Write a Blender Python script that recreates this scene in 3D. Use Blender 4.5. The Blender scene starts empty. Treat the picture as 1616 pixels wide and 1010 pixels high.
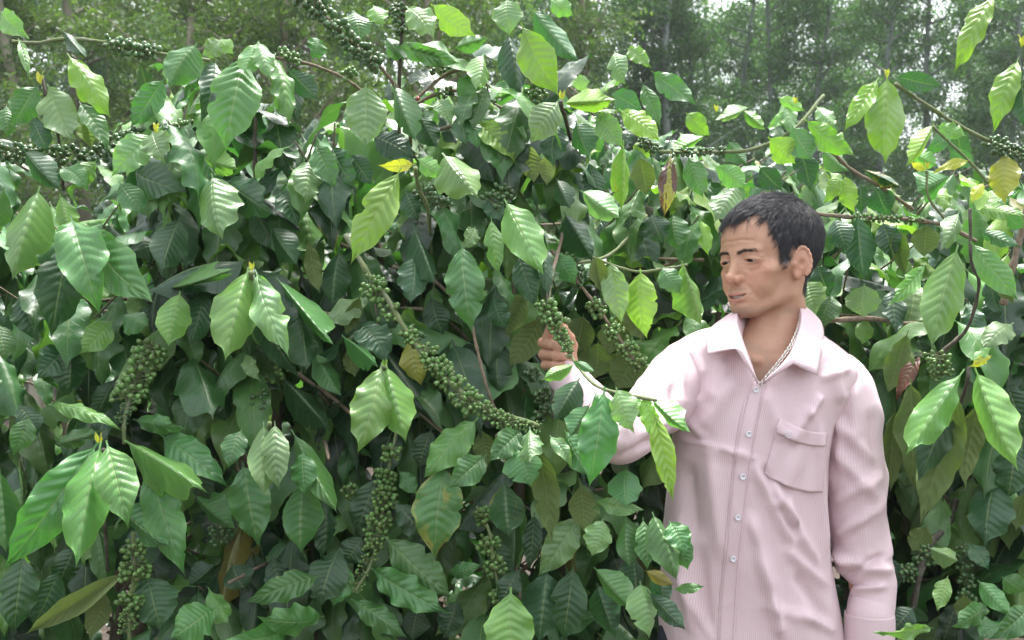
import bpy, math, random
import numpy as np
from mathutils import Vector, Matrix, Euler, noise

random.seed(7); rng = np.random.default_rng(11)
SC = bpy.context.scene
COL = SC.collection
F, CX, CY, CH = 1552.0, 808.0, 505.0, 1.45      # focal length and centre of the photograph in its own pixels, eye height

# ------------------------------------------------------------------ camera, sky, sun, exposure
cam = bpy.data.objects.new('camera', bpy.data.cameras.new('camera'))
COL.objects.link(cam); SC.camera = cam
cam.location = (0, 0, CH); cam.rotation_euler = (math.radians(90), 0, 0)
cam.data.sensor_width = 36; cam.data.lens = F / 1616 * 36
cam.data.clip_end = 800; cam.data.clip_start = 0.05
cam.data.dof.use_dof = True; cam.data.dof.focus_distance = 1.82; cam.data.dof.aperture_fstop = 8.0

SUN_EL, SUN_ROT = 72.0, 20.0      # high soft sun, beyond the hedge and a little to the right
world = bpy.data.worlds.new('World'); SC.world = world; world.use_nodes = True
wn, wl = world.node_tree.nodes, world.node_tree.links
bg = wn['Background']
sky = wn.new('ShaderNodeTexSky'); sky.sky_type = 'NISHITA'; sky.sun_disc = False
sky.sun_elevation = math.radians(SUN_EL); sky.sun_rotation = math.radians(SUN_ROT)
sky.dust_density = 4.0; sky.air_density = 1.0
hs = wn.new('ShaderNodeHueSaturation'); hs.inputs['Saturation'].default_value = 0.26   # thin overcast whitens the sky
hs.inputs['Value'].default_value = 1.25
wl.new(sky.outputs[0], hs.inputs['Color']); wl.new(hs.outputs[0], bg.inputs[0])
bg.inputs[1].default_value = 0.15

sun = bpy.data.objects.new('sun', bpy.data.lights.new('sun', 'SUN')); COL.objects.link(sun)
sun.data.energy = 2.2; sun.data.angle = math.radians(10); sun.data.color = (1, 0.975, 0.94)
_e, _a = math.radians(SUN_EL), math.radians(SUN_ROT)
_d = Vector((math.sin(_a) * math.cos(_e), math.cos(_a) * math.cos(_e), math.sin(_e)))
sun.rotation_euler = _d.to_track_quat('Z', 'Y').to_euler()

HAZE = 0.0013
SC.view_settings.view_transform = 'Standard'; SC.view_settings.look = 'None'
SC.view_settings.exposure = 1.68; SC.view_settings.gamma = 1.0; SC.view_settings.use_curve_mapping = False
SC.render.engine = 'CYCLES'
SC.cycles.use_denoising = True
SC.cycles.max_bounces = 7; SC.cycles.diffuse_bounces = 4; SC.cycles.transmission_bounces = 4
SC.cycles.volume_bounces = 1; SC.cycles.transparent_max_bounces = 8

# ------------------------------------------------------------------ helpers
def P(px, py, Y):
    return Vector(((px - CX) / F * Y, Y, CH - (py - CY) / F * Y))

def obj(name, me, mat=None, parent=None, loc=None, label=None, color=None):
    o = bpy.data.objects.new(name, me); COL.objects.link(o)
    if mat and not me.materials: me.materials.append(mat)
    if parent is not None: o.parent = parent
    if loc is not None: o.location = loc
    if label: o['label'] = label
    if color is not None: o.color = color
    return o

def tag(o, label=None, cat=None, group=None, kind=None):
    if label: o['label'] = label
    if cat: o['category'] = cat
    if group: o['group'] = group
    if kind: o['kind'] = kind
    return o

def empty(name, loc=(0, 0, 0)):
    o = bpy.data.objects.new(name, None); COL.objects.link(o); o.location = loc
    o.empty_display_size = 0.05
    return o

def mesh_np(name, V, Fc, smooth=True):
    me = bpy.data.meshes.new(name)
    V = np.asarray(V, dtype=np.float64); Fc = np.asarray(Fc, dtype=np.int64)
    me.vertices.add(len(V)); me.vertices.foreach_set('co', V.ravel())
    n, k = Fc.shape
    me.loops.add(n * k); me.loops.foreach_set('vertex_index', Fc.ravel())
    me.polygons.add(n); me.polygons.foreach_set('loop_start', np.arange(0, n * k, k))
    me.update(calc_edges=True)
    if smooth: me.polygons.foreach_set('use_smooth', np.ones(n, bool))
    me.validate()
    return me

def set_uv(me, uv):                     # uv per vertex
    li = np.empty(len(me.loops), np.int64); me.loops.foreach_get('vertex_index', li)
    l = me.uv_layers.new(name='UVMap'); l.data.foreach_set('uv', np.asarray(uv)[li].ravel())

def set_attr(me, name, vals):
    a = me.attributes.new(name, 'FLOAT', 'POINT'); a.data.foreach_set('value', np.asarray(vals, np.float32).ravel())

class NT:
    """small node-tree helper"""
    def __init__(s, name):
        s.m = bpy.data.materials.new(name); s.m.use_nodes = True
        s.t = s.m.node_tree; s.t.nodes.clear()
        s.out = s.n('OutputMaterial')
    def n(s, kind, **kw):
        nd = s.t.nodes.new('ShaderNode' + kind)
        for k, v in kw.items(): setattr(nd, k, v)
        return nd
    def l(s, a, b): s.t.links.new(a, b)
    def put(s, sock, v):
        if hasattr(v, 'links'): s.l(v, sock)
        else: sock.default_value = v
    def math(s, op, a, b=None, c=None, clamp=False):
        nd = s.n('Math', operation=op); nd.use_clamp = clamp
        s.put(nd.inputs[0], a)
        if b is not None: s.put(nd.inputs[1], b)
        if c is not None: s.put(nd.inputs[2], c)
        return nd.outputs[0]
    def mix(s, f, a, b, mode='MIX'):
        nd = s.n('Mix', data_type='RGBA', blend_type=mode)
        s.put(nd.inputs[0], f); s.put(nd.inputs[6], a); s.put(nd.inputs[7], b)
        return nd.outputs[2]
    def noise(s, vec, scale, detail=3, rough=0.55):
        nd = s.n('TexNoise'); nd.inputs['Scale'].default_value = scale
        nd.inputs['Detail'].default_value = detail; nd.inputs['Roughness'].default_value = rough
        if vec is not None: s.l(vec, nd.inputs['Vector'])
        return nd.outputs[0]
    def ramp(s, f, stops):
        nd = s.n('ValToRGB'); s.l(f, nd.inputs[0]); e = nd.color_ramp.elements
        while len(e) < len(stops): e.new(0.5)
        for i, (p, c) in enumerate(stops):
            e[i].position = p; e[i].color = (c, c, c, 1) if isinstance(c, (int, float)) else (*c, 1)
        return nd.outputs[0]
    def maprange(s, v, a, b, c, d):
        nd = s.n('MapRange'); s.put(nd.inputs[0], v)
        for i, x in enumerate((a, b, c, d)): nd.inputs[i + 1].default_value = x
        return nd.outputs[0]
    def bump(s, h, strength=0.3, dist=0.01, normal=None):
        nd = s.n('Bump'); nd.inputs['Strength'].default_value = strength; nd.inputs['Distance'].default_value = dist
        s.l(h, nd.inputs['Height'])
        if normal is not None: s.l(normal, nd.inputs['Normal'])
        return nd.outputs[0]
    def bsdf(s, **kw):
        b = s.n('BsdfPrincipled')
        for k, v in kw.items(): s.put(b.inputs[k.replace('_', ' ')], v)
        return b
    def done(s, sh):
        s.l(sh, s.out.inputs[0]); return s.m

def smooth_path(pts, n):
    """Catmull-Rom through rows of pts, n samples"""
    p = np.asarray(pts, float); m = len(p)
    t = np.linspace(0, m - 1, n); i = np.minimum(t.astype(int), m - 2); f = (t - i)[:, None]
    g = lambda k: p[np.clip(k, 0, m - 1)]
    a, b, c, d = g(i - 1), g(i), g(i + 1), g(i + 2)
    a = np.where((i == 0)[:, None], 2 * b - c, a); d = np.where((i + 2 > m - 1)[:, None], 2 * c - b, d)
    return 0.5 * (2 * b + (c - a) * f + (2 * a - 5 * b + 4 * c - d) * f**2 + (3 * b - a - 3 * c + d) * f**3)

def tube(path, rad, sides=8, cap=True):
    """verts, faces of a tube; path (n,3), rad (n,)"""
    path = np.asarray(path, float); n = len(path); rad = np.broadcast_to(rad, (n,))
    T = np.gradient(path, axis=0); T /= np.linalg.norm(T, axis=1)[:, None] + 1e-12
    up = np.array([0.13, 0.2, 1.0]) if abs(T[0][2]) < 0.9 else np.array([1.0, 0.1, 0])
    N = np.empty_like(T); u = up
    for k in range(n):
        u = u - T[k] * (u @ T[k]); u /= np.linalg.norm(u); N[k] = u
    B = np.cross(T, N)
    th = np.linspace(0, 2 * np.pi, sides, endpoint=False)
    V = path[:, None] + rad[:, None, None] * (np.cos(th)[None, :, None] * N[:, None] + np.sin(th)[None, :, None] * B[:, None])
    V = V.reshape(-1, 3)
    i, j = np.meshgrid(np.arange(n - 1), np.arange(sides), indexing='ij')
    a = i * sides + j; b = i * sides + (j + 1) % sides
    Fc = np.stack([a, b, b + sides, a + sides], -1).reshape(-1, 4)
    if cap:
        V = np.vstack([V, path[0] - T[0] * rad[0] * 0.4, path[-1] + T[-1] * rad[-1] * 0.4])
        c0, c1 = n * sides, n * sides + 1; jj = np.arange(sides)
        Fc = np.vstack([Fc, np.stack([jj, np.full(sides, c0), (jj + 1) % sides, (jj + 1) % sides], -1)[:, [0, 1, 2, 2]]*1,
                        np.stack([(n-1)*sides + jj, (n-1)*sides + (jj + 1) % sides, np.full(sides, c1), np.full(sides, c1)], -1)])
    return V, Fc

class Acc:
    """accumulates verts/quads (a quad with a repeated last index is a triangle)"""
    def __init__(s): s.v, s.f, s.n, s.a = [], [], 0, []
    def add(s, V, Fc, attr=None):
        s.v.append(np.asarray(V, float)); s.f.append(np.asarray(Fc) + s.n); s.n += len(V)
        s.a.append(np.zeros(len(V)) if attr is None else np.broadcast_to(attr, (len(V),)))
    def mesh(s, name, smooth=True):
        V = np.vstack(s.v)
        Fq = np.vstack(s.f); tri = Fq[:, 2] == Fq[:, 3]
        me = bpy.data.meshes.new(name)
        me.vertices.add(len(V)); me.vertices.foreach_set('co', V.ravel())
        q = Fq[~tri].ravel(); t = Fq[tri][:, :3].ravel()
        me.loops.add(len(q) + len(t)); me.loops.foreach_set('vertex_index', np.concatenate([q, t]))
        st = np.concatenate([np.arange(0, len(q), 4), len(q) + np.arange(0, len(t), 3)])
        me.polygons.add(len(st)); me.polygons.foreach_set('loop_start', st)
        me.update(calc_edges=True)
        me.polygons.foreach_set('use_smooth', np.full(len(st), smooth))
        return me

# ------------------------------------------------------------------ signed-distance modelling, for the body
def surface_nets(fn, lo, hi, h):
    lo = np.asarray(lo, float); n = np.ceil((np.asarray(hi) - lo) / h).astype(int) + 1
    ax = [lo[i] + h * np.arange(n[i]) for i in range(3)]
    D = np.empty(n, np.float32)
    for s in range(0, n[0], 24):
        X, Y, Z = np.meshgrid(ax[0][s:s+24].astype(np.float32), ax[1].astype(np.float32), ax[2].astype(np.float32), indexing='ij')
        D[s:s+24] = fn(np.stack([X, Y, Z], -1))
    S = D < 0
    c = np.zeros(n - 1, int)
    for dx in (0, 1):
        for dy in (0, 1):
            for dz in (0, 1): c += S[dx:n[0]-1+dx, dy:n[1]-1+dy, dz:n[2]-1+dz]
    cell = (c > 0) & (c < 8)
    idx = -np.ones(n - 1, int); I = np.argwhere(cell); idx[cell] = np.arange(len(I))
    acc = np.zeros((len(I), 3)); cnt = np.zeros(len(I))
    for axis in range(3):
        o = [k for k in range(3) if k != axis]
        for a in (0, 1):
            for b in (0, 1):
                p0 = I.copy(); p0[:, o[0]] += a; p0[:, o[1]] += b; p1 = p0.copy(); p1[:, axis] += 1
                d0 = D[tuple(p0.T)]; d1 = D[tuple(p1.T)]; cr = (d0 < 0) != (d1 < 0)
                t = np.where(cr, d0 / np.where(cr, d0 - d1, 1), 0)
                q = p0.astype(float); q[:, axis] += t
                acc[cr] += q[cr]; cnt[cr] += 1
    V = lo + h * acc / cnt[:, None]
    Fs = []
    for axis in range(3):
        sl0 = [slice(0, None)] * 3; sl1 = [slice(0, None)] * 3
        sl0[axis] = slice(0, n[axis]-1); sl1[axis] = slice(1, n[axis])
        cr = S[tuple(sl0)] != S[tuple(sl1)]; E = np.argwhere(cr); o = [(axis+1) % 3, (axis+2) % 3]
        ok = (E[:, o[0]] > 0) & (E[:, o[1]] > 0) & (E[:, o[0]] < n[o[0]]-1) & (E[:, o[1]] < n[o[1]]-1); E = E[ok]
        ins = S[tuple(E.T)]
        q = []
        for a, b in ((1, 1), (0, 1), (0, 0), (1, 0)):
            e = E.copy(); e[:, o[0]] -= a; e[:, o[1]] -= b; q.append(idx[tuple(e.T)])
        q = np.stack(q, -1); q[~ins] = q[~ins][:, ::-1]; Fs.append(q)
    return V, np.vstack(Fs)

def smin(a, b, k):
    h = np.maximum(k - np.abs(a - b), 0) / k
    return np.minimum(a, b) - h * h * k * 0.25
def smax(a, b, k): return -smin(-a, -b, k)
def s_ell(p, c, r, rot=None):
    q = p - np.asarray(c, np.float32)
    if rot is not None: q = q @ np.asarray(Euler([math.radians(x) for x in rot]).to_matrix(), dtype=np.float32)
    r = np.asarray(r, np.float32)
    k0 = np.linalg.norm(q / r, axis=-1); k1 = np.linalg.norm(q / (r * r), axis=-1) + 1e-9
    return k0 * (k0 - 1) / k1
def s_cap(p, a, b, ra, rb=None):
    rb = ra if rb is None else rb
    a = np.asarray(a, np.float32); b = np.asarray(b, np.float32); ba = b - a
    pa = p - a; h = np.clip(pa @ ba / (ba @ ba), 0, 1)
    return np.linalg.norm(pa - h[..., None] * ba, axis=-1) - (ra + (rb - ra) * h)
# ------------------------------------------------------------------ the man's head (millimetres, facing -y, origin between the ears)
def head_base(p):
    ax = p.copy(); ax[..., 0] = np.abs(ax[..., 0])       # both halves at once
    d = s_ell(p, (0, 15, 50), (76, 102, 83))
    d = smin(d, s_ell(p, (0, -30, -8), (61, 62, 76)), 26)
    d = smin(d, s_ell(p, (0, -58, 50), (56, 34, 42)), 22)
    # jaw and chin
    d = smin(d, s_cap(ax, (49, -6, -58), (20, -66, -84), 13, 13), 20)
    d = smin(d, s_cap(ax, (58, -2, -20), (50, -6, -56), 11, 12), 20)
    d = smin(d, s_ell(p, (0, -58, -75), (34, 30, 23)), 14)
    d = smin(d, s_ell(p, (0, -77, -86), (20, 13, 13)), 12)
    # cheekbones
    d = smin(d, s_ell(ax, (46, -60, -14), (18, 15, 13)), 16)
    d = smin(d, s_cap(ax, (54, -50, -8), (68, -12, -2), 7, 7), 14)
    d = smin(d, s_ell(ax, (36, -64, -40), (18, 17, 20)), 18)
    # brow
    d = smin(d, s_cap(ax, (8, -88, 23), (44, -77, 25), 7, 6), 12)
    # sockets, lids
    d = smax(d, -s_ell(ax, (33, -99, 10), (20, 13, 11)), 12)
    d = smin(d, s_ell(ax, (32.5, -73, 9), (21, 15.2, 14)), 6)
    d = smax(d, -s_ell(ax, (33, -88, 5.6), (15.5, 12, 2.7), (0, 7, 0)), 0.8)
    # nose
    d = smin(d, s_cap(p, (0, -86, 20), (0, -99, -14), 6.5, 8.5), 12)
    d = smin(d, s_ell(p, (0, -105, -26), (11.5, 11, 10)), 7)
    d = smin(d, s_ell(ax, (13.5, -96, -29), (7.5, 10, 8)), 4)
    d = smax(d, -s_ell(ax, (7, -101, -36.5), (3.8, 6, 3.4)), 2)
    # mouth
    d = smin(d, s_ell(p, (0, -70, -56), (35, 27, 27)), 14)
    d = smax(d, -s_cap(p, (0, -104, -42), (0, -101, -52), 2.0), 4)
    for a, b, r in (((0, -97.5, -56.0), (13, -94.5, -56.3), 4.1), ((13, -94.5, -56.0), (30, -81, -52.5), 2.8)):
        d = smin(d, s_cap(ax, a, b, r, r * 0.8), 3.5)
    for a, b, r in (((0, -93.5, -67.5), (12, -91.5, -67), 5.0), ((12, -91.5, -66.5), (30, -81, -54.5), 2.9)):
        d = smin(d, s_cap(ax, a, b, r, r * 0.8), 4)
    sm = p.copy(); sm[..., 2] -= 0.010 * sm[..., 0] ** 2
    d = smax(d, -s_ell(sm, (0, -92, -62.4), (23, 13, 2.9)), 1.5)
    # folds of the smile
    # ears
    ea = ax + np.float32([0, 12, 0])
    e = s_ell(ea, (79, 15, 1), (7.0, 15.5, 27), (8, 0, -22))
    e = smin(e, s_ell(ea, (72, 6, -4), (8, 12, 24)), 5)
    pts = [(79 + (15.5 * math.cos(t_)) * .40 + 3.2, 15 + 15.5 * math.cos(t_) * (1 if math.cos(t_) > 0 else .95), 1 + 27.5 * math.sin(t_)) for t_ in np.radians([168, 145, 122, 98, 74, 50, 26, 2, -22, -46, -66])]
    for a, b in zip(pts[:-1], pts[1:]): e = smin(e, s_cap(ea, a, b, 3.1), 3)
    e = smax(e, -s_ell(ea, (90, 8, -3), (10, 7.5, 10), (0, 0, -22)), 3)
    e = smax(e, -s_cap(ea, (88, 6, 22), (92, 19, 15), 2.6, 2.6), 2.5)
    e = smax(e, -s_cap(ea, (92, 19, 15), (90.5, 18, -4), 2.6, 2.0), 2.5)
    e = smin(e, s_ell(ea, (77, 5, -25), (5, 9, 9)), 5)
    e = smin(e, s_ell(ea, (76, -3, -4), (4.5, 4.5, 6.5)), 3)
    d = smin(d, e, 5)
    # neck
    d = smin(d, s_cap(p, (0, 18, -40), (6, 34, -180), 50, 53), 22)
    d = smin(d, s_cap(ax, (58, 18, -30), (26, -14, -160), 11, 11), 16)
    d = smin(d, s_ell(p, (0, -20, -112), (12, 14, 18)), 14)
    return d

def _proj(pts):
    p = np.array(pts, np.float32)
    for _ in range(6):
        e = .8; g = np.stack([head_base(p + np.float32(v)) - head_base(p - np.float32(v)) for v in ((e, 0, 0), (0, e, 0), (0, 0, e))], -1)
        g /= np.linalg.norm(g, axis=-1, keepdims=True) + 1e-9; p = p - g * head_base(p)[:, None] * .9
    return p.astype(np.float32), g
CREASES = []     # polylines laid on the skin: points, radius, depth, softness
for pts, r, dep, k in (
    ([(18, -96, -27), (23, -94, -36), (30, -88, -46), (36, -82, -57), (38, -78, -64)], 2.6, .9, 6),      # smile folds
    ([(20, -93, 13.5), (33, -88, 15.5), (46, -80, 12), (53, -74, 8)], 1.0, .9, 2.2),                         # upper lids
    ([(19, -92, 0), (30, -88, -4), (44, -82, -3)], 1.6, .8, 4), ([(22, -92, -8), (34, -88, -13), (48, -80, -10)], 1.8, .6, 6),
    ([(52, -76, 8), (62, -66, 13)], .8, .55, 2.5), ([(52, -76, 5), (63, -64, 4)], .8, .6, 2.5), ([(52, -76, 2), (61, -66, -5)], .8, .5, 2.5), ([(46, -80, -3), (56, -72, -12)], .8, .4, 3),
    ([(17, -98, -22), (21, -95, -28), (20, -94, -36)], 1.4, .9, 3), ([(28, -84, -59), (34, -80, -57)], 1.4, 1.0, 3),
    ([(0, -95, -76), (13, -92, -75), (20, -88, -73)], 2.6, 1.0, 6),
    ([(0, -96, 44), (20, -94, 46), (40, -84, 43)], 1.2, .12, 4), ([(4, -95, 22), (5, -94, 32)], 1.2, .2, 3)):
    P_, G_ = _proj(pts); CREASES.append((P_ + G_ * (r - dep), r, k))
def head_sdf(p):
    d = head_base(p); ax = p.copy(); ax[..., 0] = np.abs(ax[..., 0])
    for P_, r, k in CREASES:
        for a, b in zip(P_[:-1], P_[1:]): d = smax(d, -s_cap(ax, a, b, r), k)
    return d

# pose: turned to the picture's left, chin slightly lowered
HEAD_C = P(1213, 419, 1.93)
HEAD_M = Matrix.Translation(HEAD_C) @ Euler((0, 0, math.radians(-57))).to_matrix().to_4x4() @ \
         Euler((math.radians(1), math.radians(-2), 0)).to_matrix().to_4x4() @ Matrix.Scale(0.001, 4)
def h2w(V):
    M = np.array(HEAD_M); return np.asarray(V) @ M[:3, :3].T + M[:3, 3]
def sdf_normal(fn, p, e=0.8):
    g = np.stack([fn(p + np.float32([e, 0, 0])) - fn(p - np.float32([e, 0, 0])),
                  fn(p + np.float32([0, e, 0])) - fn(p - np.float32([0, e, 0])),
                  fn(p + np.float32([0, 0, e])) - fn(p - np.float32([0, 0, e]))], -1)
    return g / (np.linalg.norm(g, axis=-1, keepdims=True) + 1e-9)

def near(p, a, b, r, soft):
    """1 inside radius r of segment ab, fading out over soft"""
    return np.clip(1 - (s_cap(p, a, b, r)) / soft, 0, 1)

def skin_material():
    t = NT('skin')
    geo = t.n('NewGeometry').outputs['Position']
    at = lambda n: t.n('Attribute', attribute_name=n).outputs['Fac']
    n1 = t.noise(geo, 26, 4); n2 = t.noise(geo, 420, 2)
    c = t.mix(t.maprange(n1, .35, .68, 0, 1), (0.52, 0.305, 0.205, 1), (0.46, 0.258, 0.17, 1))
    c = t.mix(t.maprange(n2, .45, .75, 0, .22), c, (0.22, 0.095, 0.06, 1))
    c = t.mix(t.math('MULTIPLY', at('lips'), 0.75), c, (0.40, 0.175, 0.14, 1))
    c = t.mix(t.math('MULTIPLY', at('red'), 0.26), c, (0.42, 0.15, 0.10, 1))
    c = t.mix(t.math('MULTIPLY', at('beard'), t.maprange(n2, .35, .65, .08, .34), clamp=True), c, (0.11, 0.075, 0.065, 1))
    n3 = t.noise(geo, 900, 2); vo = t.n('TexVoronoi'); vo.inputs['Scale'].default_value = 700; t.l(geo, vo.inputs['Vector'])
    h = t.math('ADD', t.math('MULTIPLY', n3, .6), vo.outputs[0])
    b = t.bsdf(Base_Color=c, Roughness=t.maprange(n1, .3, .7, .42, .58), Normal=t.bump(h, .25, .0006))
    b.inputs['Subsurface Weight'].default_value = 0.2
    b.inputs['Subsurface Radius'].default_value = (1.0, 0.35, 0.2); b.inputs['Subsurface Scale'].default_value = 0.006
    b.inputs['Specular IOR Level'].default_value = 0.42
    return t.done(b.outputs[0])

def plain(name, col, rough=.5, spec=.5, metal=0., bump=None):
    t = NT(name)
    geo = t.n('TexCoord').outputs['Object']
    c = col
    kw = {}
    if bump:
        nz = t.noise(geo, bump[0], 4)
        c = t.mix(t.maprange(nz, .3, .7, 0, 1), (*[x * (1 - bump[1]) for x in col[:3]], 1), (*[x * (1 + bump[1]) for x in col[:3]], 1))
        kw['Normal'] = t.bump(nz, .5, bump[2])
    b = t.bsdf(Base_Color=c if not isinstance(c, tuple) else (*c[:3], 1), Roughness=rough, Metallic=metal, **kw)
    b.inputs['Specular IOR Level'].default_value = spec
    return t.done(b.outputs[0])

_ph = np.radians([0, 18, 29, 36, 42, 48, 54, 59, 64, 69, 74, 80, 89, 98, 110, 130, 150, 180])
_hz = np.array([84, 88, 99, 96, 80, 58, 36, 16, -2, -2, 12, 30, 34, 22, -14, -44, -54, -58.])
def hair_mask(p):
    ph = np.arctan2(np.abs(p[:, 0]), -(p[:, 1]) + 0.)
    z0 = np.interp(ph, _ph, _hz)
    nz = 3.2 * np.sin(p[:, 0] * .33 + 1) + 2.4 * np.sin(p[:, 0] * .71 + p[:, 1] * .5) + 1.5 * np.sin(p[:, 1] * .9 + p[:, 0] * .2)
    return p[:, 2] - z0 - nz

def hair_height(R, h0):
    top = np.clip((R[:, 2] - 60) / 40, 0, 1); bk = np.clip((R[:, 1] - 20) / 60, 0, 1)
    return (2.2 + 11.5 * np.clip(h0 / 24, 0, 1) * (0.5 + 0.5 * top) + 3 * bk * np.clip(h0 / 30, 0, 1))
HV, HF = surface_nets(head_sdf, (-104, -122, -185), (104, 116, 137), 1.8)
_hp = HV.astype(np.float32)
# a dark cap of undergrowth just off the scalp
hm = hair_mask(HV); nh = sdf_normal(head_sdf, _hp)
lift = np.clip(hm / 14, 0, 1) ** 0.7
ear_clear = s_ell(np.abs(_hp) * [1, 0, 0] + _hp * [0, 1, 1], (86, 4, 3), (17, 20, 34))
def build_hair(parent):
    capmask = (hm > 0) & (ear_clear > 0)
    off = 0.42 * hair_height(HV, hm) * np.clip(lift + .3, 0, 1)
    V2 = HV + nh * off[:, None]
    keep = capmask[HF].all(1)
    Fk = HF[keep]; used = np.unique(Fk); mp = -np.ones(len(HV), int); mp[used] = np.arange(len(used))
    me = mesh_np('scalp_cap', h2w(V2[used]), mp[Fk])
    root = obj('hair', me, M_HAIR, parent)
    # strands in locks
    cand = np.where((hm > -1.5) & (ear_clear > 0))[0]
    NL = 4200
    gl = rng.choice(cand, NL)
    G = HV[gl]; h0 = hm[gl]
    crown = np.array([18., 52, 112])
    per = 7
    seg = 6
    acc = Acc()
    # guide directions
    def guides(R, h0, jit):
        n = len(R); pos = R.astype(np.float32).copy(); paths = [pos.copy()]
        top = np.clip((R[:, 2] - 60) / 40, 0, 1)
        front = np.clip((-R[:, 1] - 10) / 50, 0, 1)
        L = 13 + 17 * top + 2 * front * top + rng.uniform(-7, 9, n)
        back = R[:, 1] > 30
        side = (R[:, 2] < 40)
        L = np.where(side, 12 + rng.uniform(-3, 5, n), L)
        d0 = R - crown; d0[:, 2] *= 0.6
        d0 = d0 / (np.linalg.norm(d0, axis=1)[:, None] + 1e-6)
        # comb: forward and towards his right
        d0 = d0 + np.array([-0.55, -0.15, 0.12]) * top[:, None] + np.array([0, -0.15, -0.5]) * (1 - top)[:, None]
        d0 = d0 + jit
        H = hair_height(R, h0)
        for s in range(seg):
            nn = sdf_normal(head_sdf, pos)
            t = d0 - nn * (d0 * nn).sum(1, keepdims=True); t /= np.linalg.norm(t, axis=1, keepdims=True) + 1e-6
            u = (s + 1) / seg
            step = t + nn * (1.15 * (1 - u) ** 1.5)
            step[:, 2] -= 0.35 * u
            pos = pos + step * (L / seg)[:, None]
            dd = head_sdf(pos.astype(np.float32))
            want = H * (0.3 + 0.7 * u) * rng.uniform(.85, 1.1, n)
            pos = pos + nn * (np.clip(want - dd, -2, 6) * 0.55)[:, None]
            pos = pos.astype(np.float32); paths.append(pos.copy())
        return np.stack(paths, 1)
    jit = rng.normal(0, .38, (NL, 3))
    gp = guides(G, h0, jit)
    for k in range(per):
        ofs = rng.normal(0, 2.1, (NL, 3))
        w = np.linspace(1, .35, seg + 1)[None, :, None]
        sp = gp + ofs[:, None] * w + rng.normal(0, .85, gp.shape) * np.linspace(0, 1, seg + 1)[None, :, None]
        # keep the ends off the skin
        T = np.gradient(sp, axis=1); T /= np.linalg.norm(T, axis=2, keepdims=True) + 1e-9
        sd = np.cross(T, rng.normal(0, 1, (NL, 1, 3)) * 0.5 + np.array([.3, .2, 1.])); sd /= np.linalg.norm(sd, axis=2, keepdims=True) + 1e-9
        up = np.cross(T, sd)
        wd = (np.linspace(1, .10, seg + 1) * 0.33)[None, :, None]
        A = sp + sd * wd; B = sp - sd * wd; C_ = sp + up * wd
        V = np.stack([A, B, C_], 2)        # NL, seg+1, 3, 3
        base = np.arange(NL)[:, None, None] * (seg + 1) * 3 + np.arange(seg)[None, :, None] * 3
        f = []
        for a in range(3):
            b = (a + 1) % 3
            f.append(np.stack([base + a, base + b, base + b + 3, base + a + 3], -1).reshape(-1, 4))
        acc.add(h2w(V.reshape(-1, 3)), np.vstack(f))
    obj('hair_strands', acc.mesh('hair_strands'), M_HAIR, root)['kind'] = 'stuff'
    # eyebrows
    for sgn in (-1, 1):
        acc = Acc()
        n = 250
        u = rng.uniform(0, 1, n)
        x = 9 + 35 * u; z = 20.5 + 5.0 * np.sin(u * 2.2) + rng.normal(0, 2.3, n) * (1 - .4 * u); y = -97 + 16 * u ** 1.8
        R = np.stack([sgn * x, y, z], -1).astype(np.float32)
        for _ in range(4):
            nn = sdf_normal(head_sdf, R); R = (R - nn * head_sdf(R)[:, None]).astype(np.float32)
        nn = sdf_normal(head_sdf, R)
        dr = np.stack([sgn * np.ones(n), .35 * np.ones(n), .25 - .7 * u + rng.normal(0, .2, n)], -1); dr -= nn * (dr * nn).sum(1, keepdims=True)
        dr /= np.linalg.norm(dr, axis=1, keepdims=True)
        L = rng.uniform(4, 7.5, n)[:, None]
        for k in range(n):
            pth = np.stack([R[k], R[k] + dr[k] * L[k] * .5 + nn[k] * .9, R[k] + dr[k] * L[k] + nn[k] * .5])
            V, Fc = tube(h2w(pth), np.array([.00016, .00015, .00008]), 3, False); acc.add(V, Fc)
        obj('eyebrow', acc.mesh('eyebrow'), M_BROW, parent)

def head_attrs(V):
    """lips, ruddy and beard masks for head-local points"""
    p = V.astype(np.float32); a = p.copy(); a[:, 0] = np.abs(a[:, 0])
    lips = np.maximum.reduce([near(a, (0, -98, -56.5), (13, -95, -56.8), 3.6, 1.5), near(a, (13, -95, -56.5), (27, -84, -55.2), 2.6, 1.5),
                              near(a, (0, -96, -67.5), (12, -93, -66.5), 4.4, 1.5), near(a, (12, -93, -66.5), (27, -83, -58), 2.6, 1.5)])
    red = np.maximum.reduce([near(a, (46, -72, -16), (34, -80, -22), 8, 16), near(a, (0, -112, -27), (12, -104, -29), 6, 6), near(a, (86, -2, 10), (80, -4, -26), 10, 10)])
    beard = np.maximum.reduce([near(a, (0, -98, -45), (22, -92, -48), 2.5, 5), near(a, (0, -88, -84), (12, -84, -92), 7, 9)])
    lash = np.maximum(near(a, (19, -89, 5.5), (33, -88, 8.4), .3, 1.6), near(a, (33, -88, 8.4), (50, -80, 5.2), .3, 1.6))
    beard = np.maximum(beard * (1 - lips), lash * 2.2)
    return lips, red, beard

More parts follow.
